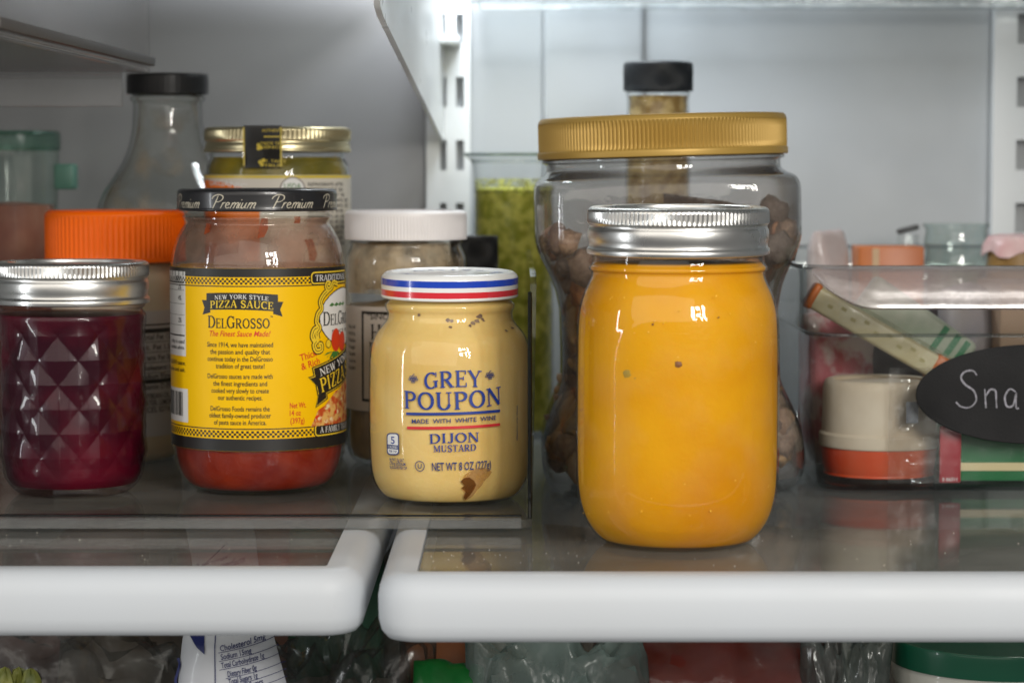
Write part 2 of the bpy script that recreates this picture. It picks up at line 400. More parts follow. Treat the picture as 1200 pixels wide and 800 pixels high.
# ================================================================== the refrigerator
BACK = 0.454
def structure(o): o['kind'] = 'structure'; return o
structure(box('back_wall', -.60, BACK, -.24, .42, BACK + .02, .60, LINER))
structure(box('shade_panel', -.598, BACK - .005, -.238, -.0515, BACK - .0002, .598, pm('shade_grey_liner', (.35, .35, .355), .45, var=(.31, .31, .315), vscale=8)))  # added panel, its grey stands in for the shade on this wall
structure(box('side_wall', .42, -.06, -.24, .44, BACK + .02, .60, LINER))
structure(box('side_wall', -.62, -.06, -.24, -.60, BACK + .02, .60, LINER))
structure(box('ceiling', -.62, -.06, .60, .44, BACK + .02, .62, LINER))
structure(box('floor', -.62, -.06, -.26, .44, BACK + .02, -.24, LINER))
structure(box('air_duct_panel', .018, BACK - .006, -.24, .078, BACK + .001, .599, LINER, bev=.004, seg=3))
DARK_METAL = pm('dark_channel_metal', (.46, .47, .48), .6, 0)
def rail(x0, x1, cols):
    xs = sorted([x0, x1] + [v for c in cols for v in c]); rows = []
    zc = at_y(600, 35, BACK).z
    k = -8
    while k < 12: rows.append((zc - k * .0369 - .0088, zc - k * .0369 + .0088)); k += 1
    zs = sorted([-.24, .599] + [v for r in rows for v in r if -.24 < v < .599])
    inr = lambda z: any(a < z < b for a, b in rows); inc = lambda x: any(a < x < b for a, b in cols)
    vs, fs = [], []
    YF, YB = BACK - .010, BACK - .001
    def quad(*p): b = len(vs); vs.extend(p); fs.append((b, b + 1, b + 2, b + 3))
    for xa, xb in zip(xs, xs[1:]):
        for za, zb in zip(zs, zs[1:]):
            if inc((xa + xb) / 2) and inr((za + zb) / 2):
                quad((xa, YF, za), (xa, YB, za), (xa, YB, zb), (xa, YF, zb)); quad((xb, YF, za), (xb, YF, zb), (xb, YB, zb), (xb, YB, za))
                quad((xa, YF, za), (xb, YF, za), (xb, YB, za), (xa, YB, za)); quad((xa, YF, zb), (xa, YB, zb), (xb, YB, zb), (xb, YF, zb))
            else: quad((xa, YF, za), (xb, YF, za), (xb, YF, zb), (xa, YF, zb))
    for x in (x0, x1): quad((x, YF, -.24), (x, YB, -.24), (x, YB, .599), (x, YF, .599))
    r = structure(mesh('shelf_rail', vs, fs, WHITE_PLASTIC, None, 0))
    box('slot_channel', x0 + .002, BACK - .0009, -.239, x1 - .002, BACK - .0002, .598, DARK_METAL, r)
rail(-.0505, -.0245, [(-.0425, -.0385), (-.0330, -.0283)])
rail(.283, .335, [(.2965, .3055), (.317, .326)])

# ---- shelves
SHELF_GLASS = thin('shelf_glass', (.93, .94, .935), (.72, .75, .74), rough=.045, refl=.62, smear_haze=.20, smear_haze_col=(.55, .54, .50), smear_haze_scale=14, smear_haze_lo=.2, smear_haze_hi=.75)  # diffuse haze painted in to lift the dark glass, in place of light
TRIM = pm('shelf_trim_plastic', (.56, .60, .645), .50, rvar=.06, spec=.4, var=(.535, .565, .595), vscale=9, vlo=.3, vhi=.7, bump=.03, bscale=1400)
TRIM_PROF = [(.0145, .0012), (.009, .0015), (.0055, .0010), (.0025, -.0008), (.0007, -.004), (0, -.008), (.0002, -.0165), (.0012, -.0205), (.0035, -.0232), (.007, -.0238), (.0145, -.0235)]
def sweep(path, prof, inward):
    """profile (inset, z) swept along an open path; inward = +1 when the inside lies to the left of travel"""
    vs, fs = [], []; n = len(path); m = len(prof)
    for i, p in enumerate(path):
        a = path[max(0, i - 1)]; b = path[min(n - 1, i + 1)]
        dx, dy = b[0] - a[0], b[1] - a[1]; d = math.hypot(dx, dy)
        nx, ny = -dy / d * inward, dx / d * inward
        for (t, z) in prof: vs.append((p[0] + nx * t, p[1] + ny * t, z))
    for i in range(n - 1):
        for k in range(m):
            j = (k + 1) % m; fs.append((i * m + k, i * m + j, (i + 1) * m + j, (i + 1) * m + k))
    fs.append(tuple(range(m))); fs.append(tuple((n - 1) * m + k for k in range(m)))
    return vs, fs
def shelf(label, xin, xfar, yf, z, group):
    s = 1 if xfar > xin else -1
    t = thing('glass_shelf', label, 'shelf', (0, 0, z), group)
    R = .0165; path = [(xin, .43)] + [(xin, .43 - (.43 - yf - R) * i / 14) for i in range(1, 15)]
    for i in range(1, 9):
        a = pi / 2 * i / 9; path.append((xin + s * (R - R * cos(a)), yf + R - R * sin(a)))
    path += [(xin + s * (R + (abs(xfar - xin) - R) * i / 20), yf) for i in range(21)]
    vs, fs = sweep(path, TRIM_PROF, s)
    mesh('shelf_trim', vs, fs, TRIM, t, 50)
    # seam where the front moulding meets the side rail
    x0, x1 = sorted((xin + s * .0148, xfar)); box('glass_pane', x0, yf + .0149, -.0042, x1, .43, 0, SHELF_GLASS, t, .0004, 1)
    return t
shelf('glass shelf with white rounded front rim under the orange filled jar and snack bin', -.0500, .405, -.0985, 0, 'split glass shelves')
shelf('glass shelf with white front rim under the left jars, ending at the narrow gap', -.0555, -.58, -.0850, -.0002, 'split glass shelves')

u = thing('upper_shelf', 'upper shelf glimpsed along the top edge, held by a white sloping bracket', 'shelf', (0, 0, 0))
box('glass_pane', -.046, -.05, .246, .40, .425, .250, SHELF_GLASS, u, .0004, 1)
box('rear_trim', -.020, .4255, .2435, .40, .4435, .262, thin('frosted_trim_clear', (.86, .89, .90), (.6, .64, .65), rough=.25, base=.1, smear_haze=.35, smear_haze_col=(.75, .78, .80), smear_haze_scale=40, smear_haze_lo=.2, smear_haze_hi=.8, bump=.8, bscale=70), u, .003, 2)
bv = []
poly = [(.4435, .1665), (.40, .1713), (.02, .2128), (.006, .2160), (.000, .221), (-.003, .262), (.4435, .262)]
for off in (0, .0026):
    for (y, z) in poly: bv.append((-.0425 - .0135 * (1 - (y + .003) / .4465) + off, y, z))
n = len(poly)
mesh('shelf_bracket', bv, [tuple(range(n)), tuple(range(2 * n - 1, n - 1, -1))] + [(i, (i + 1) % n, n + (i + 1) % n, n + i) for i in range(n)], WHITE_PLASTIC, u, 30)
box('bracket_flange', -.0418, .40, .222, -.030, .4435, .2265, WHITE_PLASTIC, u, .001)

SMOKE = thin('smoky_clear_plastic', (.90, .90, .90), (.55, .55, .55), rough=.16, refl=.6, smear_haze=.12, smear_haze_col=(.42, .41, .40), smear_haze_scale=9, smear_haze_lo=.3, smear_haze_hi=.7)
dr = thing('hanging_drawer', 'clear smoky drawer hanging in the top left corner above the bottle', 'drawer', (0, 0, 0))
bm = bmesh.new()
for a in ((-.45, -.09, .1985, -.1815, .224, .2000), (-.1815, -.09, .2000, -.1795, .224, .262), (-.45, .224, .1985, -.1795, .226, .262), (-.45, .2262, .1815, -.1935, .2278, .1980)): add_box(bm, *a, .0006, 1)
def slant(bm):
    for v in bm.verts: v.co.x -= .0095 * (.224 - v.co.y) / .314
slant(bm)
from_bm('drawer_body', bm, SMOKE, dr)
bm = bmesh.new(); add_box(bm, -.1794, -.09, .2015, -.1765, .224, .2060, .0008); slant(bm); from_bm('drawer_runner', bm, pm('runner_plastic', (.07, .065, .06), .5), dr)
box('drawer_lip', -.45, .2282, .1955, -.1935, .2300, .1985, SMOKE, dr, .0006)
ul = thing('upper_left_shelf', 'upper left shelf seen edge-on above the smoky drawer', 'shelf', (0, 0, 0))
box('shelf_panel', -.58, -.06, .262, -.060, .43, .268, thin('shelf_panel_glass', (.80, .81, .80), (.5, .51, .5), rough=.15, smear_haze=.28, smear_haze_col=(.4, .39, .37), smear_haze_scale=10, smear_haze_lo=.2, smear_haze_hi=.8), ul, .001)

# ---- clear organizer under the left jars
ORG = thin('organizer_plastic', (.95, .96, .96), (.50, .53, .535), rough=.03, smear_haze=.035, smear_haze_scale=25)
org = thing('organizer_tray', 'clear open-fronted organizer tray holding the jars on the left side', 'tray', (0, 0, .0018))
X1, Y0, Y1, RC = .0085, .0195, .335, .008
fl = [(-.40, Y0)] + [(X1 - RC + RC * sin(pi / 2 * i / 6), Y0 + RC - RC * cos(pi / 2 * i / 6)) for i in range(7)] + [(X1, Y1), (-.40, Y1)]
n = len(fl)
mesh('tray_floor', [(x, y, 0) for x, y in fl] + [(x, y, .0034) for x, y in fl], [tuple(range(n - 1, -1, -1)), tuple(range(n, 2 * n))] + [(i, (i + 1) % n, n + (i + 1) % n, n + i) for i in range(n)], thin('tray_floor_plastic', (.93, .935, .93), (.72, .73, .72), rough=.05, refl=.55, smear_haze=.22, smear_haze_col=(.40, .38, .34), smear_haze_scale=16, smear_haze_lo=.2, smear_haze_hi=.8), org, 30)  # brown-grey haze stands in for light reflected by the tray floor
wl = [(Y0 + .004, .0036), (Y0 + .0005, .010), (Y0, .097), (Y0 + .0012, .1015), (Y0 + .005, .1043), (Y0 + .012, .105), (Y1, .105), (Y1, .0036)]
n = len(wl); V = []
for off in (-.0026, 0):
    for (y, z) in wl: V.append((X1 + .0018 * z / .115 + off, y, z))
mesh('tray_wall', V, [tuple(range(n)), tuple(range(2 * n - 1, n - 1, -1))] + [(i, (i + 1) % n, n + (i + 1) % n, n + i) for i in range(n)], ORG, org, 30)
EDGE = thin('dark_edge_tint', (.30, .32, .33), (.06, .065, .07), rough=.05, base=.08)  # dark tint stands in for internal reflection along the clear edges
LIPM = thin('tray_lip_plastic', (.90, .91, .915), (.55, .58, .59), rough=.06, base=.09, smear_haze=.10, smear_haze_col=(.42, .44, .45), smear_haze_scale=20, smear_haze_lo=.2, smear_haze_hi=.8)
box('tray_lip', -.40, Y0 - .0016, -.0002, X1 - .0045, Y0 - .0002, .0048, LIPM, org, .0004, 1)
box('lip_edge', -.40, Y0 - .0014, .0050, X1 - .0045, Y0 + .0004, .0060, EDGE, org, .0003, 1)
box('wall_edge', X1 - .0022, Y0 - .0014, .0040, X1 - .0004, Y0 - .0002, .0985, EDGE, org, .0005, 1, xf=Matrix.Translation((.0002, 0, 0)))
TF = .0053      # height of the tray floor's upper face

# ================================================================== front jars
def jar_root(name, label, cat, px, pyc, z, group=None):
    p, s = spot(px, pyc, z); t = thing(name, label, cat, p, group); return t, Prof(p, s), s
def shrink(prof, d, floor=0.0, top=None):
    return [(max(r - d, E), max(z, floor)) for r, z in prof if top is None or z <= top]

# ---- canning jar filled with orange mustard
t, P, s = jar_root('canning_jar', 'pint canning jar filled to its neck with orange yellow sauce, silver screw band lid', 'jar', 793, 634.5, 0)
body = cr(P([(0, 634), (60, 634), (78, 633), (88, 630), (99, 620), (109, 604), (115.5, 582), (118, 555), (118.6, 500), (118.4, 440), (117.8, 390), (115.5, 363), (110.5, 345), (104.5, 332), (101.5, 324), (101, 318), (103.5, 315.5), (103.5, 312), (100.5, 309), (99.5, 303), (99.5, 290)]), 5)
def panel(a, z, r):
    """embossed rounded-square outline on the front of the jar and a mirrored one behind"""
    aa = min(abs(a), abs(2 * pi - a), 9); aa = aa if aa < pi / 2 else abs(pi - a)
    zc, hz, ha = P.z(487), (P.z(370) - P.z(605)) / 2, .70
    X, Z = aa * r, abs(z - zc); hx = ha * r; rc = .017
    qx, qz = X - (hx - rc), Z - (hz - rc)
    d = (math.hypot(max(qx, 0), max(qz, 0)) + min(max(qx, qz), 0)) - rc
    return .00055 * math.exp(-(d / .0011) ** 2) - .0002 * (1 / (1 + math.exp(d / .0008)))
lathe('glass_body', body, JARG, t, n=220, disp=panel, sharp=60)
SAUCE = pm('orange_mustard', (.79, .375, .003), .4, var=(.64, .245, .001), vscale=15, vlo=.36, vhi=.66, spec=.12, sss=.2, sssr=(1, .45, .08), bump=.12, bscale=500)
fill = [(r - .0009 if r > .002 else r, max(z, .0022)) for r, z in body if z < P.z(309)]
fill += [(fill[-1][0] * .98, P.z(307.5)), (E, P.z(306.5))]
lathe('sauce', fill, SAUCE, t, n=160, sharp=60)
band_lid(t, 106.3 / s, P.z(297.5), .0190)
for c_ in t.children:
    if c_.name.split('.')[0] in ('screw_band', 'lid'): c_.matrix_parent_inverse = Matrix.Translation((0, 0, P.z(270))) @ Matrix.Rotation(rad(1.1), 4, 'X') @ Matrix.Translation((0, 0, -P.z(270)))
SEED = pm('mustard_seed', (.22, .075, .012), .5); HERB = pm('herb_fleck', (.46, .27, .012), .5, var=(.36, .24, .02), vscale=300)
def flecks(root, R, lst, mat, name, seed=1):
    cp = CylPrinter(root, root, R); q = random.Random(seed)
    for (px, py, d) in lst:
        u, v = cp.a(px, py); a = u / R
        vs, fs = lathe_data([(E, -.3), (.7, -.2), (1, 0), (.7, .2), (E, .3)], 14 if d > 3 else 7)
        M = Matrix.Translation((R * sin(a), -R * cos(a), v)) @ Matrix.Rotation(a, 4, 'Z') @ Matrix.Rotation(pi / 2, 4, 'X')
        k = d / s / 2; vs = [M @ Vector((x * k * q.uniform(.7, 1.2), y * k * q.uniform(.7, 1.2), z * k * .5)) for x, y, z in vs]
        mesh(name, vs, fs, mat, root, 0)
Rm = 118.4 / s - .0010
flecks(t, Rm, [(795, 427, 9), (872, 480, 3), (828, 520, 2.5), (765, 380, 3), (842, 372, 2.5)], SEED, 'seed')
flecks(t, Rm - .0001, [(735, 438, 13), (744, 443, 8)], HERB, 'herb_fleck', 3)
q = random.Random(8)
flecks(t, Rm, [(793 + 112 * math.sin(q.uniform(-1.45, 1.45)), q.uniform(345, 610), q.uniform(1.2, 2.6)) for _ in range(70)], pm('air_bubble', (.90, .52, .05), .3, spec=.3), 'air_bubble', 5)

# ---- embossed mustard jar with printed lettering
t, P, s = jar_root('mustard_jar', 'squat clear jar of pale yellow mustard with blue lettering and white striped lid', 'jar', 527.5, 583, TF)
body = cr(P([(0, 583), (50, 583), (68, 582), (78, 578), (87, 567), (92.5, 550), (94.6, 520), (95, 480), (94.5, 440), (94, 420), (92, 404), (87, 391), (79, 381), (74, 374), (73, 366), (75, 361), (75.5, 356), (72, 352), (71, 346), (71, 338)]), 5)
rfun = interp(body)
lathe('glass_body', body, JARG, t, n=160, sharp=60)
MUST = pm('pale_mustard', (.86, .63, .245), .42, var=(.78, .52, .16), vscale=32, spec=.15, sss=.25, sssr=(1, .6, .2), bump=.15, bscale=600)
fill = [(r - .0008 if r > .002 else r, max(z, .002)) for r, z in body if z < P.z(349)] + [(60 / s, P.z(349)), (E, P.z(349))]
lathe('mustard', fill, MUST, t, n=120, sharp=60)
zt, zb, R = P.z(318.5), P.z(347.5), 79.5 / s
lid = lathe('lid', cr([(E, zt - .0006), (R * .50, zt - .0006), (R * .78, zt - .0005), (R * .86, zt + .0003), (R * .93, zt + .0002), (R * .985, zt - .0012), (R, zt - .003), (R, zt - .006), (R, zb + .002), (R * 1.004, zb + .0008), (R * .99, zb), (R * .95, zb)], 4), pm('white_enamel', (.84, .85, .84), .2, coat=.3), t, n=128)
BLUE = ink('blue', (.010, .042, .27)); RED = ink('red', (.62, .025, .035)); BLUE2 = ink('deep_blue', (.018, .04, .17))
LB = pm('lid_blue', (.012, .06, .50), .2, coat=.3); LR = pm('lid_red', (.68, .03, .045), .2, coat=.3)
def ring(name, R, z0, z1, mat, parent): return lathe(name, [(R, z0), (R, z1)], mat, parent, n=128)
hz = zt - zb
ring('blue_stripe', R + .00008, zt - hz * .46, zt - hz * .20, LB, lid); ring('red_stripe', R + .00008, zt - hz * .89, zt - hz * .64, LR, lid)
# lettering around the lid's top
fp = Printer(lid, lambda a, v, off: ((R * .70 + v) * sin(a / (R * .70)), -(R * .70 + v) * cos(a / (R * .70)), zt - .00055 + off))
RT = R * .70
for i, ch in enumerate('NOPUOP'): fp.lay(serif(ch), BLUE, (.55 + i * .27) * RT, 0, None, .0055)
for i, ch in enumerate('GREY'): fp.lay(serif(ch), BLUE, (-.55 - (3 - i) * .27) * RT, 0, None, .0055)
for i, ch in enumerate('KIZED'): fp.lay(serif(ch) if ch in GL else sans(ch), BLUE, (pi - .30 + i * .26) * RT, 0, None, .0052)
for i in range(6): fp.lay(sans('o'), BLUE2, (pi - .72 + .03 * i) * RT, .001 * (i % 3), None, .0022)
fp.done()
cp = CylPrinter(t, t, 95 / s + .0001, lambda z: rfun(z) + .00006)
TL = rad(2.0)
cp.text(serif('GREY'), BLUE, 531, 446, 68, 19.5, arch=.0008, rot=TL)
cp.text(serif('POUPON'), BLUE, 530.5, 467, 113, 21, arch=-.0009, rot=TL)
def tilt_line(mat, x0, y0, x1, y1, wpx):
    (ua, va), (ub, vb) = cp.a(x0, y0), cp.a(x1, y1)
    cp.line(mat, [(ua + (ub - ua) * i / 16, va + (vb - va) * i / 16) for i in range(17)], wpx / s)
tilt_line(BLUE, 476, 484.5, 586, 481, 3.1); tilt_line(RED, 477, 501, 586, 497, 3.1)
cp.text(sans('MADE  WITH  WHITE  WINE'), BLUE2, 532, 492.5, 99, 5.2, rot=TL)
cp.text(serif('DIJON'), BLUE, 532.5, 513.5, 58, 11.5, rot=TL * .8, arch=.0003); cp.text(serif('MUSTARD'), BLUE, 533, 525, 50, 8.0, rot=TL * .8)
cp.text(sans('NET WT 8 OZ (227g)'), BLUE2, 541, 546, 70, 9.5, rot=TL * .6)
cp.line(BLUE2, [(cp.a(491.5, 546)[0] + 5.6 / s * cos(2 * pi * i / 28), cp.a(491.5, 546)[1] + 5.6 / s * sin(2 * pi * i / 28)) for i in range(29)], .9 / s)
cp.text(sans('U'), BLUE2, 491.5, 546, 4.6, 5.5)
for gx, gy in ((484, 444.5), (574.5, 440.5)):                # grape clusters
    u, v = cp.a(gx, gy)
    for (i, j) in ((-1.5, 1), (-.5, 1), (.5, 1), (1.5, 1), (-1, 0), (0, 0), (1, 0), (-.5, -1), (.5, -1), (-2, 0), (2, 0)):
        cp.line(BLUE2, [(u + (i * 2.3 + 1.1 * cos(q)) / s, v + (j * 2.6 + 1.2 * sin(q)) / s) for q in [2 * pi * k / 8 for k in range(9)]], .7 / s)
    cp.line(BLUE2, [(u - 1.2 / s, v + 3.5 / s), (u, v + 5.5 / s), (u + 1.8 / s, v + 6 / s)], .9 / s)
lid.matrix_parent_inverse = Matrix.Translation((0, 0, P.z(333))) @ Matrix.Rotation(rad(1.5), 4, 'X') @ Matrix.Translation((0, 0, -P.z(333)))
# calorie badge
PALE = ink('badge_white', (.75, .76, .75))
def rrect(cp, mat, x0, y0, x1, y1, r, off, name='print_block'):
    pts = []
    for (cx, cy, a0) in ((x1 - r, y0 + r, 0), (x0 + r, y0 + r, 90), (x0 + r, y1 - r, 180), (x1 - r, y1 - r, 270)):
        pts += [(cx + r * cos(rad(a0 + q * 18)), cy - r * sin(rad(a0 + q * 18))) for q in range(6)]
    cp.ppoly(mat, pts, off=off, name=name)
rrect(cp, BLUE2, 453, 507, 467.5, 533, 4, .00004); rrect(cp, PALE, 454.2, 508.4, 466.3, 531.6, 3.2, .00007)
cp.text(sans('5'), BLUE, 460.3, 515.5, 4.4, 8.5); cp.prect(BLUE2, 454.3, 521, 466.2, 526, off=.0001); cp.text(sans('CALORIES'), PALE, 460.3, 523.5, 10.5, 3, off=.00016); cp.text(sans('PER TSP'), BLUE2, 460.3, 528.7, 9, 2.5)
for i, q in enumerate(('0g FAT, 0g SAT', '120mg SODIUM', '0g SUGARS PER TSP')): cp.text(sans(q), BLUE2, 464.5 + i * .8, 538.5 + i * 4.6, 17 + i * 1.6, 3.6)
u, v = cp.a(606, 495); cp.lay(sans('REFRIGERATE AFTER OPENING'), BLUE2, u, v, 40 / s, 2.6 / s, rot=pi / 2)
cp.done()
STAIN = thin('tan_residue', (.93, .82, .64), (.5, .3, .15), rough=.3, smear_haze=.70, smear_haze_col=(.46, .27, .11), smear_haze_scale=170, smear_haze_lo=.36, smear_haze_hi=.62)
STAIN2 = thin('brown_residue', (.78, .56, .34), (.5, .3, .15), rough=.25, smear_haze=.9, smear_haze_col=(.15, .06, .015), smear_haze_scale=210, smear_haze_lo=.34, smear_haze_hi=.56)
sp = CylPrinter(t, t, 95 / s, lambda z: rfun(z) + .00025)
sp.ppoly(STAIN, [(543, 559), (546, 555), (551, 552), (558, 549), (566, 547.5), (573, 549), (577, 553), (574, 558), (569, 563), (566, 569), (561, 575), (557, 582), (552, 586), (548, 588), (545, 582), (547, 574), (544, 568)], name='dried_spill')
sp.ppoly(STAIN2, [(540, 564), (544, 560), (550, 559), (556, 563), (559, 568), (557, 574), (553, 581), (548, 587), (545, 584), (547, 577), (541, 572), (545, 569)], off=.00012, name='dried_spill'); sp.done()
RESID = pm('plum_residue', (.14, .075, .06), .45, var=(.30, .20, .12), vscale=500)
rp = CylPrinter(t, t, 74 / s, lambda z: rfun(z) - .0005)
q = random.Random(5)
for (cx, cy, r) in ((563, 371, 3.6), (560, 376, 3.4), (555, 379, 3), (551, 381.5, 2.2), (567, 374, 2), (568, 376, 1.6), (525, 375, 3.2), (529, 376, 2.4), (528, 383, 2), (490, 369, 2.2), (588, 387, 1.5), (596, 384, 1.4)):
    rp.ppoly(RESID, [(cx + r * q.uniform(.6, 1.3) * cos(k * pi / 4), cy - r * .8 * q.uniform(.6, 1.2) * sin(k * pi / 4)) for k in range(8)], name='residue')
rp.done()

# ---- pizza sauce jar with yellow label
t, P, s = jar_root('sauce_jar', 'glass jar of red pizza sauce with yellow paper label and black lid', 'jar', 304, 571.5, TF)
body = cr(P([(0, 571), (48, 571), (66, 570), (77, 567), (88, 559), (95.5, 545), (100, 525), (100.8, 500), (100.8, 400), (100.8, 318), (100.2, 306), (98, 293), (93.5, 279), (87, 267), (83.5, 262), (84.5, 258), (86, 256), (86, 253), (83, 250), (83, 244), (83, 234)]), 5)
rfun = interp(body)
lathe('glass_body', body, JARG, t, n=140, sharp=60)
TOM = pm('tomato_sauce', (.27, .026, .007), .38, spec=.15, var=(.18, .010, .004), vscale=70, sss=.2, sssr=(1, .25, .1), bump=.3, bscale=350)
lathe('sauce', [(r - .0015 if r > .002 else r, max(z, .0025)) for r, z in body if z < P.z(500)] + [(E, P.z(500))], TOM, t, n=110, sharp=60)
FILM = thin('sauce_film', (.88, .82, .76), (.45, .36, .30), rough=.35, base=.03, refl=.3, smear_haze=.78, smear_haze_col=(.36, .20, .14), smear_haze_scale=48, smear_haze_lo=.34, smear_haze_hi=.72)
FILM2 = thin('sauce_streak', (.85, .6, .5), (.5, .25, .15), rough=.35, base=.03, refl=.3, smear_haze=.9, smear_haze_col=(.33, .065, .02), smear_haze_scale=70, smear_haze_lo=.36, smear_haze_hi=.6)
lathe('sauce_film', [(r - .0013, z) for r, z in body if P.z(500) <= z <= P.z(254)], FILM, t, n=90, sharp=60)
sp = CylPrinter(t, t, 95 / s, lambda z: rfun(z) - .0010)
for pts in ([(307, 256), (316, 256), (316, 268), (310, 278), (302, 279), (304, 268)], [(351, 254), (359, 254), (360, 262), (352, 262)], [(359, 281), (369, 280), (371, 298), (367, 306), (361, 305), (361, 292)], [(231, 262), (238, 262), (240, 272), (234, 275)]):
    sp.ppoly(FILM2, pts, name='sauce_streak')
sp.done()
zt, zb, R = P.z(221), P.z(246.5), 92.3 / s
lid = lathe('lid', cr([(E, zt - .001), (R * .8, zt - .001), (R * .88, zt), (R * .95, zt), (R * .99, zt - .0008), (R, zt - .002), (R, zt - .004), (R, zb + .0018), (R * 1.006, zb + .0007), (R * .99, zb), (R * .95, zb)], 4), pm('black_enamel', (.014, .014, .016), .28, coat=.2), t, n=128)
CREAM = pm('ink_cream', (.50, .46, .36), .4)
cpl = CylPrinter(t, lid, R)
for i in range(7):
    u = cpl.a(273, 235)[0] + (i - 3) * (cpl.a(344.5, 235)[0] - cpl.a(273, 235)[0])
    cpl.lay(paths(PREMIUM, .062), CREAM, u, P.z(235.5), 53.5 / s, 14.5 / s, shear=.15)
cpl.done()
YEL = pm('label_yellow', (.88, .525, .002), .42, var=(.85, .49, .002), vscale=14, spec=.2, bump=.22, bscale=70)
RL = 100.8 / s + .0003
z0, z1 = P.z(517), P.z(310.5)
label = sleeve('label', t, RL, z0, z1, -pi, pi, YEL, t, 128)
cp = CylPrinter(t, label, RL)
BLK = ink('black', (.012, .011, .010)); INKR = ink('tomato_red', (.62, .045, .008)); PAPER = ink('paper_white', (.72, .72, .70)); INKG = ink('leaf_green', (.05, .18, .03)); YI = pm('ink_yellow', (.80, .56, .03), .4)
U = pi * RL
def zpx(py): return cp.a(281, py)[1]
F0 = cp.a(209, 330)[0]      # left edge of the picture side
cp.rect(BLK, -U * .99, zpx(325), U * .99, z1 - .00005, name='black_band'); cp.rect(BLK, -U * .99, z0 + .00005, U * .99, zpx(514.5), name='black_band')
for (ya, yb, yl) in ((326, 333.5, 335.5), (505, 513, 502.6)):
    for r_ in range(3):
        zz0, zz1 = zpx(ya + (yb - ya) * r_ / 3), zpx(ya + (yb - ya) * (r_ + 1) / 3); du = abs(zz0 - zz1) * 1.12
        u = -U * .5; k = 0
        while u < U * .52:
            if (k + r_) % 2 == 0: cp.rect(BLK, u, zz1, u + du, zz0, name='checker_band')
            u += du; k += 1
    cp.rect(BLK, -U * .5, zpx(yl + .8), U * .52, zpx(yl - .5), name='checker_band')
# ribbon title
def ribbon(cx, cy, wpx, hpx, rot, l1, l2, h1, h2, w1, w2):
    u, v = cp.a(cx, cy); u0 = cp.a(cx - wpx / 2, cy)[0]; u1 = cp.a(cx + wpx / 2, cy)[0]; W = u1 - u0; H = hpx / s
    c, sn = cos(rot), sin(rot); T = lambda x, y: (u + x * c - y * sn, v + x * sn + y * c)
    ar = lambda x: .10 * H * (1 - (2 * x / W) ** 2)
    for sx in (-1, 1):
        cp.poly(BLK, [T(sx * W * .40, -H * .62), T(sx * W * .52, -H * .78), T(sx * W * .49, -H * .35), T(sx * W * .53, H * .1), T(sx * W * .42, H * .1)], off=.00004, name='ribbon')
    top = [T(x, H * .5 + ar(x)) for x in [W * .46 * (1 - 2 * i / 10) for i in range(11)]]
    bot = [T(x, -H * .5 + ar(x)) for x in [-W * .46 * (1 - 2 * i / 10) for i in range(11)]]
    cp.poly(BLK, top + bot, off=.00006, name='ribbon')
    a = T(0, H * .27); cp.lay(serif(l1), PAPER, a[0], a[1], W * w1, H * h1, rot=rot, arch=.10 * H, off=.00016)
    a = T(0, -H * .16); cp.lay(serif(l2), YI, a[0], a[1], W * w2, H * h2, rot=rot, arch=.10 * H, off=.00016)
ribbon(282, 355, 90, 19, rad(-1), 'NEW YORK STYLE', 'PIZZA SAUCE', .25, .44, .68, .80)
cp.text(serif('DelGrosso', gap=.03), BLK, 280, 377.5, 72, 14.5)
cp.text(sans('TM'), BLK, 318, 371, 3.2, 1.8)
cp.text(sans('The Finest Sauce Made!'), INKR, 281, 391, 71, 6.4, shear=.25)
for q, (y, wd, tx) in enumerate(((404, 77, 'Since 1914, we have maintained'), (412.3, 70, 'the passion and quality that'), (420.7, 76, 'continue today in the DelGrosso'), (429, 57, 'tradition of great taste!'),
        (441, 76, 'DelGrosso sauces are made with'), (449.5, 63, 'the finest ingredients and'), (457.8, 67, 'cooked very slowly to create'), (466, 52, 'our authentic recipes.'),
        (479, 69, 'DelGrosso Foods remains the'), (487, 72, 'oldest family-owned producer'), (495, 61, 'of pasta sauce in America.'))):
    cp.text(sans(tx), BLK, 281.5, y, wd, 5.6)
cp.text(sans('Thick'), INKR, 361, 416, 20, 8, rot=rad(14)); cp.text(sans('& Rich'), INKR, 363.5, 426, 22, 8, rot=rad(14))
cp.text(sans('Net Wt.'), INKR, 349, 474.5, 19, 6.5); cp.text(sans('14 oz'), INKR, 346, 483.5, 13, 6.5); cp.text(sans('(397g)'), INKR, 348.5, 492.5, 16.5, 6.5)
# picture side, running round the right flank
uR = cp.a(397, 400)[0]; vR = lambda py: cp.a(380, py)[1]
def tab(cy, hpx, u0, wd, tx):
    v = cp.a(375, cy)[1]; H = hpx / s; r = H * .3
    def rr(g, off, m):
        pts = []
        for (cx, cyy, a0) in ((u0 + wd - r, v + H / 2 - r, 0), (u0 + r, v + H / 2 - r, 90), (u0 + r, v - H / 2 + r, 180), (u0 + wd - r, v - H / 2 + r, 270)):
            pts += [(cx + (r + g) * cos(rad(a0 + q * 22.5)), cyy + (r + g) * sin(rad(a0 + q * 22.5))) for q in range(5)]
        cp.poly(m, pts, off=off, name='label_tab' if m is not YI else 'tab_outline')
    rr(.0011, .00010, BLK); rr(.0006, .00014, YI); rr(0, .00018, BLK)
    cp.lay(serif(tx), PAPER, u0 + wd / 2, v, wd * .88, H * .62, off=.00022)
uT = cp.a(363.5, 325)[0]
tab(325.5, 11, uT + .001, .030, 'TRADITIONAL'); tab(503.5, 11, cp.a(368, 503)[0] + .001, .040, 'A FAMILY TRADITION')
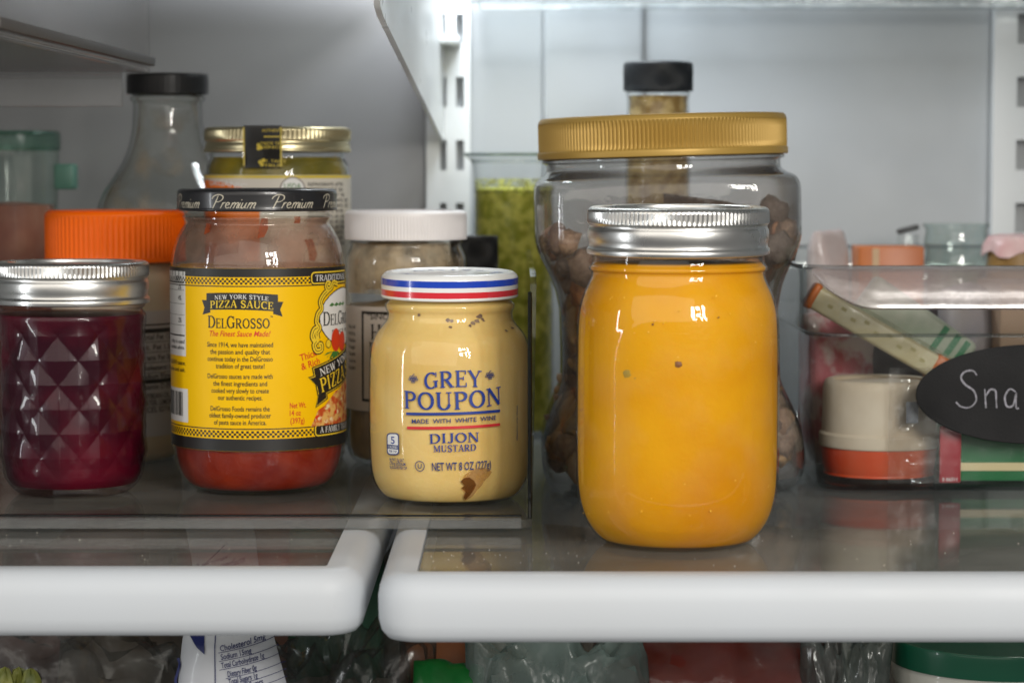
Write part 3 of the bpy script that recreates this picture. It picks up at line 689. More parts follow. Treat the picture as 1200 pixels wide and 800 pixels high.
# emblem: white oval framed by yellow curls, herbs and vegetables
uO, vO = .0545, vR(373)
ov = lambda kx, ky, n=30: [(uO + kx * cos(2 * pi * i / n), vO + ky * sin(2 * pi * i / n)) for i in range(n)]
cp.poly(BLK, ov(.0207, .0134), off=.00008, name='emblem_rim'); cp.poly(PAPER, ov(.0202, .0129), off=.00012, name='emblem')
cp.lay(serif('DelGrosso', gap=.03), BLK, uO, vO - .0002, .0365, .0062, off=.00022)
cp.lay(sans('SINCE 1914'), BLK, uO, vO - .0062, .024, .0015, off=.00022)
q = random.Random(2)
curls = [[(-.0065, .0150), (-.0105, .0158), (-.0120, .0138), (-.0145, .0128), (-.0160, .0142), (-.0150, .0158), (-.0128, .0152)],
         [(-.0145, .0125), (-.0178, .0105), (-.0200, .0075), (-.0192, .0045), (-.0215, .0020), (-.0222, -.0015), (-.0205, -.0040), (-.0222, -.0062), (-.0216, -.0092)],
         [(-.0216, -.0092), (-.0238, -.0115), (-.0225, -.0142), (-.0196, -.0138), (-.0196, -.0116), (-.0212, -.0116)],
         [(-.0205, -.0040), (-.0235, -.0045), (-.0248, -.0075), (-.0236, -.0098)]]
for sx in (1, -1):
    for k, cu_ in enumerate(curls):
        p_ = cr([(uO + sx * x, vO + y) for x, y in cu_], 5)
        cp.line(BLK, p_, .0031, off=.00016 + k * .00001, name='emblem_curl'); cp.line(YI, p_, .0021, off=.00022 + k * .00001, name='emblem_curl'); cp.line(BLK, p_[2:-3], .00028, off=.00028 + k * .00001, name='emblem_curl')
disc = lambda cx, cy, r, n=14, e=1: [(cx + r * cos(2 * pi * i / n), cy + r * e * sin(2 * pi * i / n)) for i in range(n)]
uV, vV = uO - .0085, vR(402)
cp.poly(INKR, disc(uV, vV + .001, .0040, e=1.3), off=.00028, name='emblem_tomato'); cp.poly(INKR, disc(uV + .007, vV, .0044), off=.0003, name='emblem_tomato')
cp.poly(YI, disc(uV - .0062, vV - .0003, .0019), off=.00028, name='emblem_olive'); cp.line(BLK, disc(uV - .0062, vV - .0003, .0019) + disc(uV - .0062, vV - .0003, .0019)[:1], .0003, off=.0003, name='emblem_olive')
for k in range(6):
    a = rad(200 + 28 * k); cp.poly(INKG, [(uV - .003, vV - .004), (uV - .003 + .005 * cos(a - .25), vV - .0045 + .0022 * sin(a)), (uV - .003 + .007 * cos(a), vV - .0045 + .003 * sin(a)), (uV - .003 + .005 * cos(a + .25), vV - .0035 + .0022 * sin(a))], off=.00032 + k * .000005, name='emblem_leaf')
for k in range(4): cp.poly(INKG, [(uO - .014 + .004 * k, vO + .0055), (uO - .0118 + .004 * k, vO + .0068), (uO - .0095 + .004 * k, vO + .0059), (uO - .0118 + .004 * k, vO + .0050)], off=.0002 + k * .000004, name='emblem_leaf')
# big slanting ribbon and the pizza below it
uB, vB = cp.a(385, 441)[0], cp.a(385, 441)[1]
W, H, ro = .046, .0128, rad(14); c_, s_ = cos(ro), sin(ro); T = lambda x, y: (uB + x * c_ - y * s_, vB + x * s_ + y * c_)
for g, off, m in ((.0008, .00030, BLK), (.0003, .00034, YI), (0, .00038, BLK)):
    cp.poly(m, [T(-.011 - g, -.0100 - g), T(-.004 + g, -.0085 - g), T(-.004 + g, .0022 + g), T(-.0115 - g, .0028 + g), T(-.0075, -.0035)], off=off, name='ribbon')
    cp.poly(m, [T(-.0085 - g, -H / 2 - g), T(W, -H / 2 - g), T(W, H / 2 + g), T(-.0085 - g, H / 2 + g)], off=off + .00001, name='ribbon')
a = T(.0175, .0036); cp.lay(serif('NEW YORK STYLE'), PAPER, a[0], a[1], .046, .0034, rot=ro, off=.00045)
a = T(.0175, -.0022); cp.lay(serif('PIZZA SAUCE'), YI, a[0], a[1], .048, .0064, rot=ro, off=.00045)
PIZ = pm('printed_pizza', (.72, .42, .12), .4, var=(.50, .07, .015), vscale=330, vlo=.42, vhi=.58)
PIZ2 = pm('printed_cheese', (.80, .66, .38), .4, var=(.62, .16, .03), vscale=420, vlo=.45, vhi=.6)
uP, vP = cp.a(392, 498)[0], cp.a(380, 498)[1]
pz = [(uP - .016, vP)] + [(uP - .016 + .034 * i / 8, vP + .0205 * (i / 8) ** .55 + .0008 * sin(i * 2.1)) for i in range(1, 9)] + [(uP + .030, vP + .021), (uP + .030, vP)]
cp.poly(PIZ, pz, off=.0002, name='printed_pizza')
for k in range(34):
    x = q.uniform(-.013, .028); y = q.uniform(.0015, max(.003, .0205 * min(1, ((x + .016) / .034)) ** .55 - .002))
    cp.poly(q.choice([PIZ2, PIZ2, INKR]), [(uP + x + q.uniform(.7, 1.3) * .0014 * cos(j * pi / 3), vP + y + q.uniform(.7, 1.3) * .0010 * sin(j * pi / 3)) for j in range(6)], off=.00022 + k * .000002, name='printed_pizza')
# nutrition panel and barcode round the left flank
uN = cp.a(217.5, 370)[0]; vN = lambda py: cp.a(214, py)[1]
cp.rect(PAPER, uN - .05, vN(417), uN, vN(318), off=.00005, name='nutrition_panel')
for y, wd in ((331, 1.6), (340, .4), (356, .4), (369, .4), (381, .4), (393, 1.6)): cp.rect(BLK, uN - .049, vN(y) - wd / s / 2, uN - .0008, vN(y) + wd / s / 2, off=.0001, name='nutrition_panel')
for y, tx in ((326, '%DV*'), (336, '2%'), (349, '4%'), (375, '2%')): cp.lay(sans(tx), BLK, uN - .0035 - len(tx) * .0006, vN(y), len(tx) * .0014, .0021)
for y, tx in ((400, 'a day is used'), (407, 'nutrition advice.')): cp.lay(sans(tx), BLK, uN - .0085, vN(y), .0150, .0017)
for y, tx in ((425, 'INGREDIENTS: tomatoes,'), (433, 'spices and salt.')): cp.lay(sans(tx), BLK, uN - .0095, vN(y), .0180, .0018)
cp.rect(PAPER, uN - .03, vN(494), uN + .0012, vN(455), off=.00005, name='barcode')
x = uN - .028
while x < uN - .0025:
    wd = q.choice((.0003, .0004, .0007, .001)); cp.rect(BLK, x, vN(487), x + wd, vN(459), off=.0001, name='barcode'); x += wd + q.choice((.0003, .0005, .0008))
cp.done()

# ---- quilted jelly jar
t, P, s = jar_root('quilted_jar', 'quilted canning jar of dark red purple jelly with silver screw band', 'jar', 87, 576, TF)
JJ = ([(0, 576), (46, 576), (60, 575), (67, 572), (75, 564), (81, 553), (84.5, 538), (86, 515), (86, 470), (86, 400), (86, 374), (85, 367), (82, 363.5), (81.5, 361), (84.5, 358), (84.5, 354), (82, 351), (82, 340)])
ztop, zbot = P.z(372), P.z(556)
def quilt(a, z, r):
    rows, cols = 3.7, 11
    if not (zbot <= z <= ztop): return 0
    v = (z - zbot) / (ztop - zbot) * (rows - .4); u = a / (2 * pi) * cols + .04
    A, B = u + v, u - v
    fa, fb = abs((A % 1) - .5) * 2, abs((B % 1) - .5) * 2        # 1 on a diamond's edge, 0 at its middle line
    fu = abs(((u * 2) % 1) - .5) * 2
    h = (1 - max(fa, fb)) * (.72 + .5 * abs(noise.noise(Vector((math.floor(A) * 1.7, math.floor(B) * 2.3, .5)))) + .12 * noise.noise(Vector((a * 3, z * 120, 2))))
    edge = min(1, (z - zbot) / .006, (ztop - z) / .006)
    return (.0016 * h - .0012) * max(0, edge) * (.75 + .25 * fu)
def dense(pr, step=.00055):
    out = [pr[0]]
    for (r0, z0), (r1, z1) in zip(pr, pr[1:]):
        m = max(1, int(math.hypot(r1 - r0, z1 - z0) / step)) if min(r0, r1) > .01 else 1
        out += [(r0 + (r1 - r0) * i / m, z0 + (z1 - z0) * i / m) for i in range(1, m + 1)]
    return out
body = dense(cr(P(JJ), 4))
lathe('glass_body', body, thin('jelly_glass', (.93, .90, .91), (.42, .34, .36), rough=.07, base=.020, refl=.45), t, n=390, disp=quilt, sharp=4)
JEL = pm('plum_jelly', (.030, .002, .009), .3, var=(.125, .003, .016), vscale=22, vlo=.42, vhi=.70, spec=.25)
fill = [(r - .0013 if r > .002 else r, max(z, .0045)) for r, z in body if z < P.z(366)] + [(E, P.z(366))]
lathe('jelly', fill, JEL, t, n=390, disp=quilt, sharp=4)
band_lid(t, 90.5 / s, P.z(355), .0188, 110)
# ================================================================== things behind the front row, left side
# ---- orange lidded jar
t, P, s = jar_root('spread_jar', 'plastic jar with ribbed orange lid and pale nutrition label behind the jelly jar', 'jar', 138, 536, TF)
body = cr(P([(0, 536), (50, 536), (62, 535), (70, 530), (73.5, 520), (74, 500), (74, 360), (74, 335), (73, 322), (68, 312), (66, 308), (66, 300), (66, 290)]), 4)
lathe('jar_body', body, pm('milky_plastic', (.62, .54, .41), .35, var=(.46, .38, .26), vscale=20, coat=.2, sss=.2), t, n=80)
z0, z1, R = P.z(306), P.z(247), 82 / s
lathe('lid', cr([(R * .97, z0), (R, z0 + .0004), (R, z0 + .0012), (R * .985, z0 + .0025), (R * .985, z0 + .003), (R * .985, z1 - .004), (R * .975, z1 - .0012), (R * .93, z1), (R * .85, z1 + .0003), (E, z1)], 4), pm('orange_plastic', (.88, .135, .002), .42, spec=.2), t, n=640, disp=ribs(80, .0007, z0 + .0028, z1 - .003))
RL = 74 / s + .0003
label = sleeve('label', t, RL, P.z(505), P.z(361), -pi, pi, pm('grey_paper', (.46, .45, .45), .5), t, 80)
cp = CylPrinter(t, label, RL); uE = cp.a(172, 430)[0] - .004
def row(py, tx, wd, h=.0026, bold=False): cp.lay(sans(tx), BLK, uE, cp.a(188, py)[1], wd, h, align='l')
for py, tx, wd in ((394, 'Total Fat 12g', .0215), (406, '  Sat. Fat 1.5g', .0215), (418, '  Trans Fat 0g', .0205), (430, 'Cholesterol 10mg', .0255), (440, 'Sodium 95mg', .020), (452, 'Vitamin D 0%', .020), (463, 'SOYBEAN OIL, EGGS,', .028), (471, 'WATER, LEMON JUICE', .028), (479, 'SPICES, EDTA', .019)): row(py, tx, wd)
for py, h in ((380, .0008), (387, .0022), (400, .0003), (412, .0003), (424, .0003), (436, .0003), (446, .002)):
    v = cp.a(188, py)[1]; cp.rect(BLK, uE - .02, v - h / 2, uE + .03, v + h / 2, name='nutrition_panel')
cp.done()

# ---- clear bottle with black cap
t, P, s = jar_root('sauce_bottle', 'tall emptied glass bottle with black cap and brown residue inside its neck', 'bottle', 200.5, 514, TF)
body = cr(P([(0, 513), (60, 513), (78, 508), (84, 495), (85, 460), (85, 300), (84.5, 262), (82, 243), (75, 225), (64, 208), (53, 190), (46, 172), (42, 155), (40.5, 140), (40, 122), (43, 118), (43, 114), (39, 111), (39, 100)]), 5)
lathe('glass_body', body, GLASS, t, n=96, sharp=60)
lathe('inner_wall', [(max(r - .0028, E), max(z, .006)) for r, z in body], thin('smeared_inner_glass', (.97, .97, .95), (.68, .66, .60), base=.02, refl=.5, smear_haze=.6, smear_haze_col=(.50, .36, .20), smear_haze_scale=46, smear_haze_lo=.52, smear_haze_hi=.74), t, n=80, sharp=60)
z0, z1, R = P.z(110.5), P.z(87), 47.3 / s
lathe('cap', cr([(R * .93, z0), (R * .99, z0), (R, z0 + .001), (R, z1 - .0022), (R * .98, z1 - .0007), (R * .92, z1), (E, z1)], 4), BLACK_PLASTIC, t, n=192, disp=ribs(48, .00012, z0 + .001, z1 - .002))

# ---- jar with gold lid and paper seal
t, P, s = jar_root('pickle_jar', 'olive green filled jar with gold tin lid and black paper seal strip', 'jar', 328, 529, TF)
body = cr(P([(0, 528), (58, 528), (76, 523), (83, 508), (84, 480), (84, 300), (84, 225), (83, 200), (80, 190), (78, 186), (78, 178), (78, 165)]), 4)
lathe('glass_body', body, GLASS, t, n=96, sharp=60)
lathe('brine', [(r - .0014 if r > .002 else r, max(z, .003)) for r, z in body if z < P.z(184)] + [(E, P.z(184))], pm('olive_relish', (.30, .22, .015), .35, spec=.2, var=(.16, .14, .025), vscale=55, bump=.4, bscale=200), t, n=80, sharp=60)
GOLD_TIN = pm('pale_gold_tin', (.66, .58, .36), .30, 1, rvar=.06)
band_lid(t, 85.5 / s, P.z(178.5), .0125, 100, GOLD_TIN)
RL = 84 / s + .0003
label = sleeve('label', t, RL, P.z(430), P.z(205), -pi, pi, pm('cream_paper', (.62, .58, .50), .5), t, 96)
cp = CylPrinter(t, label, RL)
ORA = ink('orange', (.80, .19, .01)); GOLDI = pm('ink_gold', (.66, .50, .05), .35)
cp.rect(GOLDI, -pi * RL * .5, cp.a(328, 209)[1], pi * RL * .5, P.z(205) - .0002, off=.00008)
a0, a1 = cp.a(247, 214)[0], cp.a(304, 214)[0]
va = cp.a(275, 212.5)[1]
cp.poly(ORA, [(a0 - .02, va - .06), (a1, va - .06), (a1, va - .0052)] + [(a1 + (a0 - .005 - a1) * i / 8, va - .0052 + .0058 * sin(pi / 2 * i / 8)) for i in range(1, 9)] + [(a0 - .02, va)], off=.0001)
cp.text(sans('ORGANIC'), PAPER, 268, 216.5, 44, 6.5, rot=rad(-4), arch=.0006, off=.0002)
uS, vS = cp.a(343, 218); ringp = lambda r, n=24: [(uS + r * cos(2 * pi * i / n), vS - .002 + r * sin(2 * pi * i / n)) for i in range(n)]
cp.poly(ink('seal_brown', (.16, .12, .10)), ringp(.0066), off=.0001, name='round_seal'); cp.poly(PAPER, ringp(.0060), off=.00013, name='round_seal'); cp.lay(sans('USDA'), INKG, uS, vS, .0085, .0026, off=.0002)
uT = cp.a(361, 240)[0]
q = random.Random(4)
for k in range(12):
    v = cp.a(385, 216 + k * 6.3)[1]; x = uT
    for wrd in q.choice((('DISTRIBUTED', 'BY', 'THE'), ('REFRIGERATE', 'AFTER'), ('WATER', 'VINEGAR', 'SEA'), ('KEEP', 'SEALED', 'UNTIL', 'USE'))):
        wd = len(wrd) * .00145; cp.lay(sans(wrd), BLK, x, v, wd, .0017, align='l'); x += wd + .0013
cp.done()
# seal strip bent over the lid
RS = 86.6 / s; za, zb = P.z(197), P.z(150.5); a0, a1 = math.asin((297 - 328) / 86.6), math.asin((341 - 328) / 86.6)
vs, fs = [], []; n = 12
cols_ = [(84.8 / s, za), (85 / s, P.z(182)), (RS, P.z(178)), (RS, zb + .0004), (RS * .99, zb + .0008), (RS * .55, zb + .0009)]
for (r, z) in cols_:
    for i in range(n + 1):
        a = a0 + (a1 - a0) * i / n; vs.append((r * sin(a), -r * cos(a), z))
for k in range(len(cols_) - 1):
    for i in range(n): b = k * (n + 1) + i; fs.append((b, b + 1, b + n + 2, b + n + 1))
seal = mesh('paper_seal', vs, fs, pm('seal_black', (.018, .017, .015), .3, coat=.2), t)
cp = CylPrinter(t, seal, RS + .0002)
for (u) in (a0 * RS + .0004, a1 * RS - .0004): cp.rect(GOLDI, u - .0004, za + .001, u + .0004, zb, off=.0001)
for py, wd, tx in ((153, 26, 'AUTHENTIC'), (168, 30, 'TASTE TRUE'), (172.5, 22, 'SINCE'), (189, 30, 'EST. TASTE'), (194, 22, 'TRUE')): cp.text(sans(tx), GOLDI, 320, py, wd, 3.2)
cp.prect(GOLDI, 309, 159.5, 328, 161)
for (px, py) in ((303, 170), (306, 173), (303, 174), (305, 190), (309, 188), (307, 193)): cp.ppoly(GOLDI, [(px + 2.4 * cos(k), py + 2.4 * sin(k)) for k in range(6)], off=.0001)
cp.done()

# ---- white lidded jar
t, P, s = jar_root('horseradish_jar', 'jar of coarse beige paste with plain ribbed white lid behind the mustard', 'jar', 476.5, 540, TF)
body = cr(P([(0, 540), (48, 540), (60, 538), (67, 530), (70, 515), (70, 480), (70, 360), (70, 310), (68.5, 298), (65, 290), (64, 286), (66, 284), (64, 281), (64, 270)]), 4)
lathe('glass_body', body, GLASS, t, n=96, sharp=60)
PASTE = pm('beige_paste', (.42, .30, .17), .5, var=(.30, .20, .10), vscale=60, bump=.4, bscale=250)
def lumps(a, z, r): return .0012 * noise.noise(Vector((sin(a) * 6, cos(a) * 6, z * 160)))
lathe('paste', [(r - .0022 if r > .004 else r, max(z, .003)) for r, z in body if z < P.z(345)] + [(E, P.z(345))], PASTE, t, n=90, disp=lambda a, z, r: lumps(a, z, r) if r > .01 else 0, sharp=60)
lathe('paste_film', [(r - .0012, z) for r, z in body if P.z(350) <= z <= P.z(284)], thin('paste_film', (.85, .8, .72), (.4, .36, .3), rough=.35, base=.03, refl=.3, smear_haze=.95, smear_haze_col=(.55, .43, .29), smear_haze_scale=38, smear_haze_lo=.40, smear_haze_hi=.58), t, n=80, sharp=60)
z0, z1, R = P.z(280.5), P.z(246.5), 71 / s
lathe('lid', cr([(R * .96, z0), (R * .99, z0 + .0002), (R, z0 + .0015), (R, z1 - .0025), (R * .98, z1 - .0008), (R * .94, z1), (R * .84, z1), (R * .82, z1 - .0006), (E, z1 - .0006)], 4), pm('white_lid_plastic', (.86, .83, .83), .4), t, n=720, disp=ribs(120, .0003, z0 + .001, z1 - .003))
RL = 70 / s + .0003
label = sleeve('label', t, RL, P.z(476), P.z(356), -pi, pi, pm('pinkish_paper', (.62, .56, .51), .5), t, 80)
cp = CylPrinter(t, label, RL)
u0 = cp.a(424, 400)[0]; v0, v1 = cp.a(440, 471)[1], cp.a(440, 365)[1]; wd = .040
for r_ in ((u0, v0, u0 + .0013, v1), (u0, v1 - .0013, u0 + wd, v1), (u0, v0, u0 + wd, v0 + .0013), (u0 + wd - .0013, v0, u0 + wd, v1)): cp.rect(BLK, *r_, name='label_border')
cp.lay(sans('"SINCE 1932"'), BLK, u0 + .004, cp.a(440, 371)[1], .026, .0026, align='l'); cp.lay(serif('HORSE'), BLK, u0 + .020, cp.a(440, 389)[1], .028, .0075); cp.lay(serif('RADISH'), BLK, u0 + .020, cp.a(440, 410)[1], .030, .0075)
cp.lay(sans('PREPARED'), BLK, u0 + .020, cp.a(440, 430)[1], .022, .003)
for k in range(7): cp.lay(sans(('Keep cold', 'Net 8 oz', 'Shake', 'Vinegar', 'Salt', 'Gluten free', 'Kosher')[k]), BLK, u0 - .0085, cp.a(412, 382 + k * 8)[1], .007, .0018)
cp.done()

# ---- small jar with black lid, between beaker and mustard
t, P, s = jar_root('small_jar', 'small dark jar with black ribbed lid in front of the green filled beaker', 'jar', 556, 512, TF)
body = cr(P([(0, 512), (20, 512), (28, 506), (30, 492), (30, 340), (29, 322), (26, 314), (24, 310), (24, 300)]), 4)
lathe('glass_body', body, GLASS, t, n=60, sharp=60)
lathe('dark_sauce', [(r - .0012 if r > .002 else r, max(z, .002)) for r, z in body if z < P.z(316)] + [(E, P.z(316))], pm('soy_brown', (.022, .012, .008), .2), t, n=50, sharp=60)
z0, z1, R = P.z(313), P.z(276), 28 / s
lathe('lid', cr([(R * .93, z0), (R, z0 + .0005), (R, z1 - .002), (R * .97, z1 - .0005), (R * .9, z1), (E, z1)], 4), BLACK_PLASTIC, t, n=240, disp=ribs(60, .0004, z0 + .001, z1 - .002))

# ---- glass beaker of green relish, standing on the shelf behind the tray
p = at_y(602, 477, .384); p.z = 0; s = scale_at(.384); t = thing('glass_beaker', 'clear glass beaker with pouring lip, filled with green relish', 'beaker', p); P = Prof(p, s)
body = [(E, .001), (.020, .001), (.0228, .004)] + [(.0228, .004 + .002 * k) for k in range(1, 70)]
zt = P.z(181)
body = cr([(E, .001), (.016, .001), (.0215, .003), (.0225, .008), (.0225, .05), (.0225, zt - .012), (.0227, zt - .005), (.0240, zt - .0015), (.0244, zt)], 6)
def lip(a, z, r):
    aa = abs(((a - 1.5 * pi + pi) % (2 * pi)) - pi); k = max(0, (z - zt + .010) / .010)
    return .004 * k * k * math.exp(-(aa / .35) ** 2)
lathe('glass_body', body, GLASS, t, n=96, disp=lip, sharp=60)
lathe('rim', [(.0242 + .0009 * cos(q), zt + .0009 * sin(q)) for q in [2 * pi * k / 8 for k in range(9)]], thin('rim_glass', (.75, .8, .78), (.4, .45, .44), rough=.05, base=.12), t, n=96, disp=lambda a, z, r: lip(a, zt, r))
RELISH = pm('green_relish', (.74, .69, .13), .45, spec=.15, var=(.40, .40, .04), vscale=150, vlo=.4, vhi=.6, bump=.7, bscale=260)
zr = P.z(222)
lathe('relish', [(E, .004), (.019, .004), (.0212, .008)] + [(.0214, .008 + (zr - .008) * k / 40) for k in range(1, 41)] + [(.015, zr + .001), (E, zr)], RELISH, t, n=72, disp=lambda a, z, r: (.0008 * noise.noise(Vector((sin(a) * 5, cos(a) * 5, z * 260))) if r > .01 else 0), sharp=70)
lathe('relish_smear', [(.0219, zr - .002), (.0219, zr + .006)], thin('relish_smear', (.95, .96, .9), (.7, .72, .6), base=.01, refl=.1, smear_haze=.9, smear_haze_col=(.58, .58, .16), smear_haze_scale=260, smear_haze_lo=.42, smear_haze_hi=.66), t, n=72)

# ---- tub in the far left corner
p = at_y(18, 300, .375); p.z = 0; s = scale_at(.375); t = thing('salsa_tub', 'clear tub of red salsa with green rim at the far left edge', 'tub', p); P = Prof(p, s)
body = cr(P([(0, 505), (40, 505), (46, 495), (48, 300), (50, 240), (52, 190), (52, 172)]), 4)
lathe('tub_body', body, thin('green_tub', (.88, .93, .90), (.55, .64, .60), rough=.1, smear_haze=.22, smear_haze_col=(.35, .5, .44), smear_haze_scale=18), t, n=70, sharp=60)
lathe('salsa', [(r - .002 if r > .003 else r, max(z, .003)) for r, z in body if z < P.z(236)] + [(E, P.z(236))], pm('salsa_red', (.26, .07, .05), .5, var=(.40, .14, .09), vscale=45, bump=.4, bscale=120), t, n=60, sharp=60)
z0, z1, R = P.z(176), P.z(154), 54 / s
lathe('lid', cr([(R * .96, z0), (R, z0 + .0005), (R, z1 - .002), (R * .96, z1), (R * .84, z1), (R * .82, z1 - .002), (E, z1 - .002)], 4), thin('green_lid', (.62, .80, .72), (.3, .48, .42), rough=.2, smear_haze=.22, smear_haze_col=(.20, .42, .33), smear_haze_scale=20), t, n=80)
bx = box('handle_tab', .0235, -.008, P.z(222), .0345, .008, P.z(192), pm('green_tab', (.10, .24, .18), .4), t, .0015)

# ================================================================== big nut jar and what stands behind it
sN = FPX / (1.1525)
p = at_y(786, 400, .1865); p.z = .0016; s = scale_at(.1865)
t = thing('nut_jar', 'large clear square jar of mixed nuts with wide ribbed gold lid', 'jar', p)
t.rotation_euler.y = rad(-1.6)
P = Prof(p, s)
PXN = 7 / s
JP = [(0, 566, 4), (110, 566, 4), (128, 565, 5), (140, 560, 5), (148, 548, 5), (151, 530, 5), (150, 510, 5), (146, 492, 5), (138, 470, 5), (130, 452, 5), (126, 440, 5), (126, 440, 5), (125, 410, 5), (125, 360, 5), (125, 360, 5), (130, 335, 5), (139, 312, 5), (149, 290, 5), (152.5, 276, 5), (152.5, 276, 5), (152.5, 250, 5), (152.5, 226, 5), (151.5, 216, 4.8), (148, 209, 4.2), (141, 204, 3.0), (138, 201, 2.4), (137, 197, 2), (137, 190, 2), (141, 188, 2), (141.5, 185, 2), (138, 183, 2), (137, 178, 2), (137, 160, 2)]
jp = cr([(max(h / s, E), P.z(y), e) for h, y, e in JP], 4)
def squared(r, a, e): return r / ((abs(sin(a)) ** e + abs(cos(a)) ** e) ** (1 / e))
def sq_lathe(name, prof, mat, parent, n=128, d=0, sharp=50):
    vs, fs = [], []
    for (r, z, e) in prof:
        for i in range(n):
            a = 2 * pi * i / n; rr = squared(max(r - d, E), a, e); vs.append((rr * sin(a), -rr * cos(a), z))
    for k in range(len(prof) - 1):
        for i in range(n): j = (i + 1) % n; fs.append((k * n + i, k * n + j, (k + 1) * n + j, (k + 1) * n + i))
    return mesh(name, vs, fs, mat, parent, sharp)
PET = thin('jar_plastic', (.95, .95, .945), (.50, .51, .51), rough=.045, base=.05, bump=.25, bscale=60)
sq_lathe('jar_body', jp, PET, t)
sq_lathe('inner_wall', [q for q in jp if q[1] > .004], thin('hazy_plastic', (.94, .93, .92), (.55, .54, .52), rough=.08, base=.03, refl=.5, smear_haze=.34, smear_haze_col=(.30, .25, .22), smear_haze_scale=18, smear_haze_lo=.2, smear_haze_hi=.75), t, d=.0018)  # brown-grey haze painted in to veil the bottle behind
z0, z1, R = P.z(184), P.z(136), 146 / s
GOLDP = pm('gold_plastic', (.46, .29, .065), .46, .30, rvar=.05)
lid = lathe('lid', cr([(R * .965, z0), (R * .995, z0 + .0002), (R, z0 + .0012), (R, z0 + .003), (R * .992, z0 + .0036), (R * .992, z0 + .0042), (R * .992, z1 - .0038), (R * .985, z1 - .0016), (R * .97, z1 - .0004), (R * .93, z1), (R * .9, z1 - .0004), (E, z1 - .0004)], 4), GOLDP, t, n=1140, disp=ribs(190, .0010, z0 + .004, z1 - .0034, .6))
# nuts: three kinds, copies share their mesh
def nut_mesh(kind, seed):
    bm = bmesh.new(); bmesh.ops.create_icosphere(bm, subdivisions=2, radius=1); q = random.Random(seed)
    for v in bm.verts:
        x, y, z = v.co; nz = noise.noise(v.co * 1.6 + Vector((seed, 0, 0)))
        if kind == 0: x *= .0112 * (1 - .25 * max(0, x)); y *= .0066 * (1 - .35 * max(0, x)); z *= .0038
        elif kind == 1: y = y * .45 + .55 * (x * x - .4); x *= .013; y *= .011; z *= .0052
        else: k = 1 + .35 * nz + .12 * sin(9 * x) * sin(9 * y); x *= .0105 * k; y *= .0092 * k; z *= .0068 * k
        v.co = Vector((x, y, z)) * (1 + .10 * nz)
    me = bpy.data.meshes.new('nut'); bm.to_mesh(me); bm.free()
    me.materials.append(NUTM[kind])
    for p_ in me.polygons: p_.use_smooth = True
    return me
NUTM = [pm('almond_skin', (.24, .125, .085), .62, var=(.38, .23, .15), vscale=220, bump=.6, bscale=600, orand=.45), pm('cashew', (.58, .43, .27), .55, var=(.44, .29, .16), vscale=160, orand=.35), pm('walnut', (.28, .185, .13), .65, var=(.46, .33, .24), vscale=260, bump=.9, bscale=420, orand=.45)]
nm = [nut_mesh(0, 1), nut_mesh(1, 2), nut_mesh(2, 3), nut_mesh(0, 4), nut_mesh(2, 6)]
prj = sorted((z, r, e) for r, z, e in jp)
def jar_r(z):
    for (za, ra, ea), (zb, rb, eb) in zip(prj, prj[1:]):
        if za <= z <= zb and zb > za: return ra + (rb - ra) * (z - za) / (zb - za)
    return .03
ztn = P.z(282)
pile = []
for k in range(24):
    z = .006 + (ztn - .012) * k / 23; pile.append((max(jar_r(z) - .012, .01), z, 4))
pile = [(E, pile[0][1], 4)] + pile + [(.03, ztn, 4), (E, ztn + .004, 4)]
vs, fs = [], []; n = 60
for (r, z, e) in pile:
    for i in range(n):
        a = 2 * pi * i / n; zz = z * (1 + .16 * max(0, sin(a)) ** .7); rr = squared(min(r, max(jar_r(zz) - .012, .01)) if r > .01 else r, a, e) * (1 + (.10 * noise.noise(Vector((sin(a) * 4, cos(a) * 4, z * 80))) if r > .01 else 0)); vs.append((rr * sin(a), -rr * cos(a), zz))
for k in range(len(pile) - 1):
    for i in range(n): j = (i + 1) % n; fs.append((k * n + i, k * n + j, (k + 1) * n + j, (k + 1) * n + i))
core = mesh('nut_heap', vs, fs, pm('nut_crumbs', (.07, .042, .028), .7, var=(.16, .10, .065), vscale=240, bump=1.0, bscale=260), t, 0); core['kind'] = 'stuff'
q = random.Random(11); made = 0
while made < 290:
    z = q.uniform(.012, ztn + .004); a = q.uniform(-.62 * pi, .62 * pi)
    if a > .18 * pi and q.random() < .16: z = q.uniform(ztn - .01, P.z(245))
    if q.random() < .34: z = q.uniform(.011, .046); a = q.choice((-1, 1)) * q.uniform(.22, .60) * pi
    if abs(a) < .45 and made > 30: continue           # the middle stands behind the canning jar: fewer needed
    r = squared(max(jar_r(z) - q.uniform(.0065, .0105), .02), a, 4.5)
    k = q.choice((0, 0, 0, 2, 3, 3, 4, 4, 1)) if z > .055 else q.choice((1, 1, 1, 2, 4, 3))
    o = bpy.data.objects.new('nut', nm[k]); C.objects.link(o); o.parent = t
    o.location = (r * sin(a), -r * cos(a), z)
    o.rotation_euler = Matrix.Rotation(a, 3, 'Z').to_euler(); o.rotation_euler = (Matrix.Rotation(a, 3, 'Z') @ Matrix.Rotation(pi / 2 + q.uniform(-.7, .7), 3, 'X') @ Matrix.Rotation(q.uniform(0, 2 * pi), 3, 'Z') @ Matrix.Rotation(q.uniform(-.5, .5), 3, 'Y')).to_euler()
    o.scale = [q.uniform(.5, .9)] * 3; made += 1

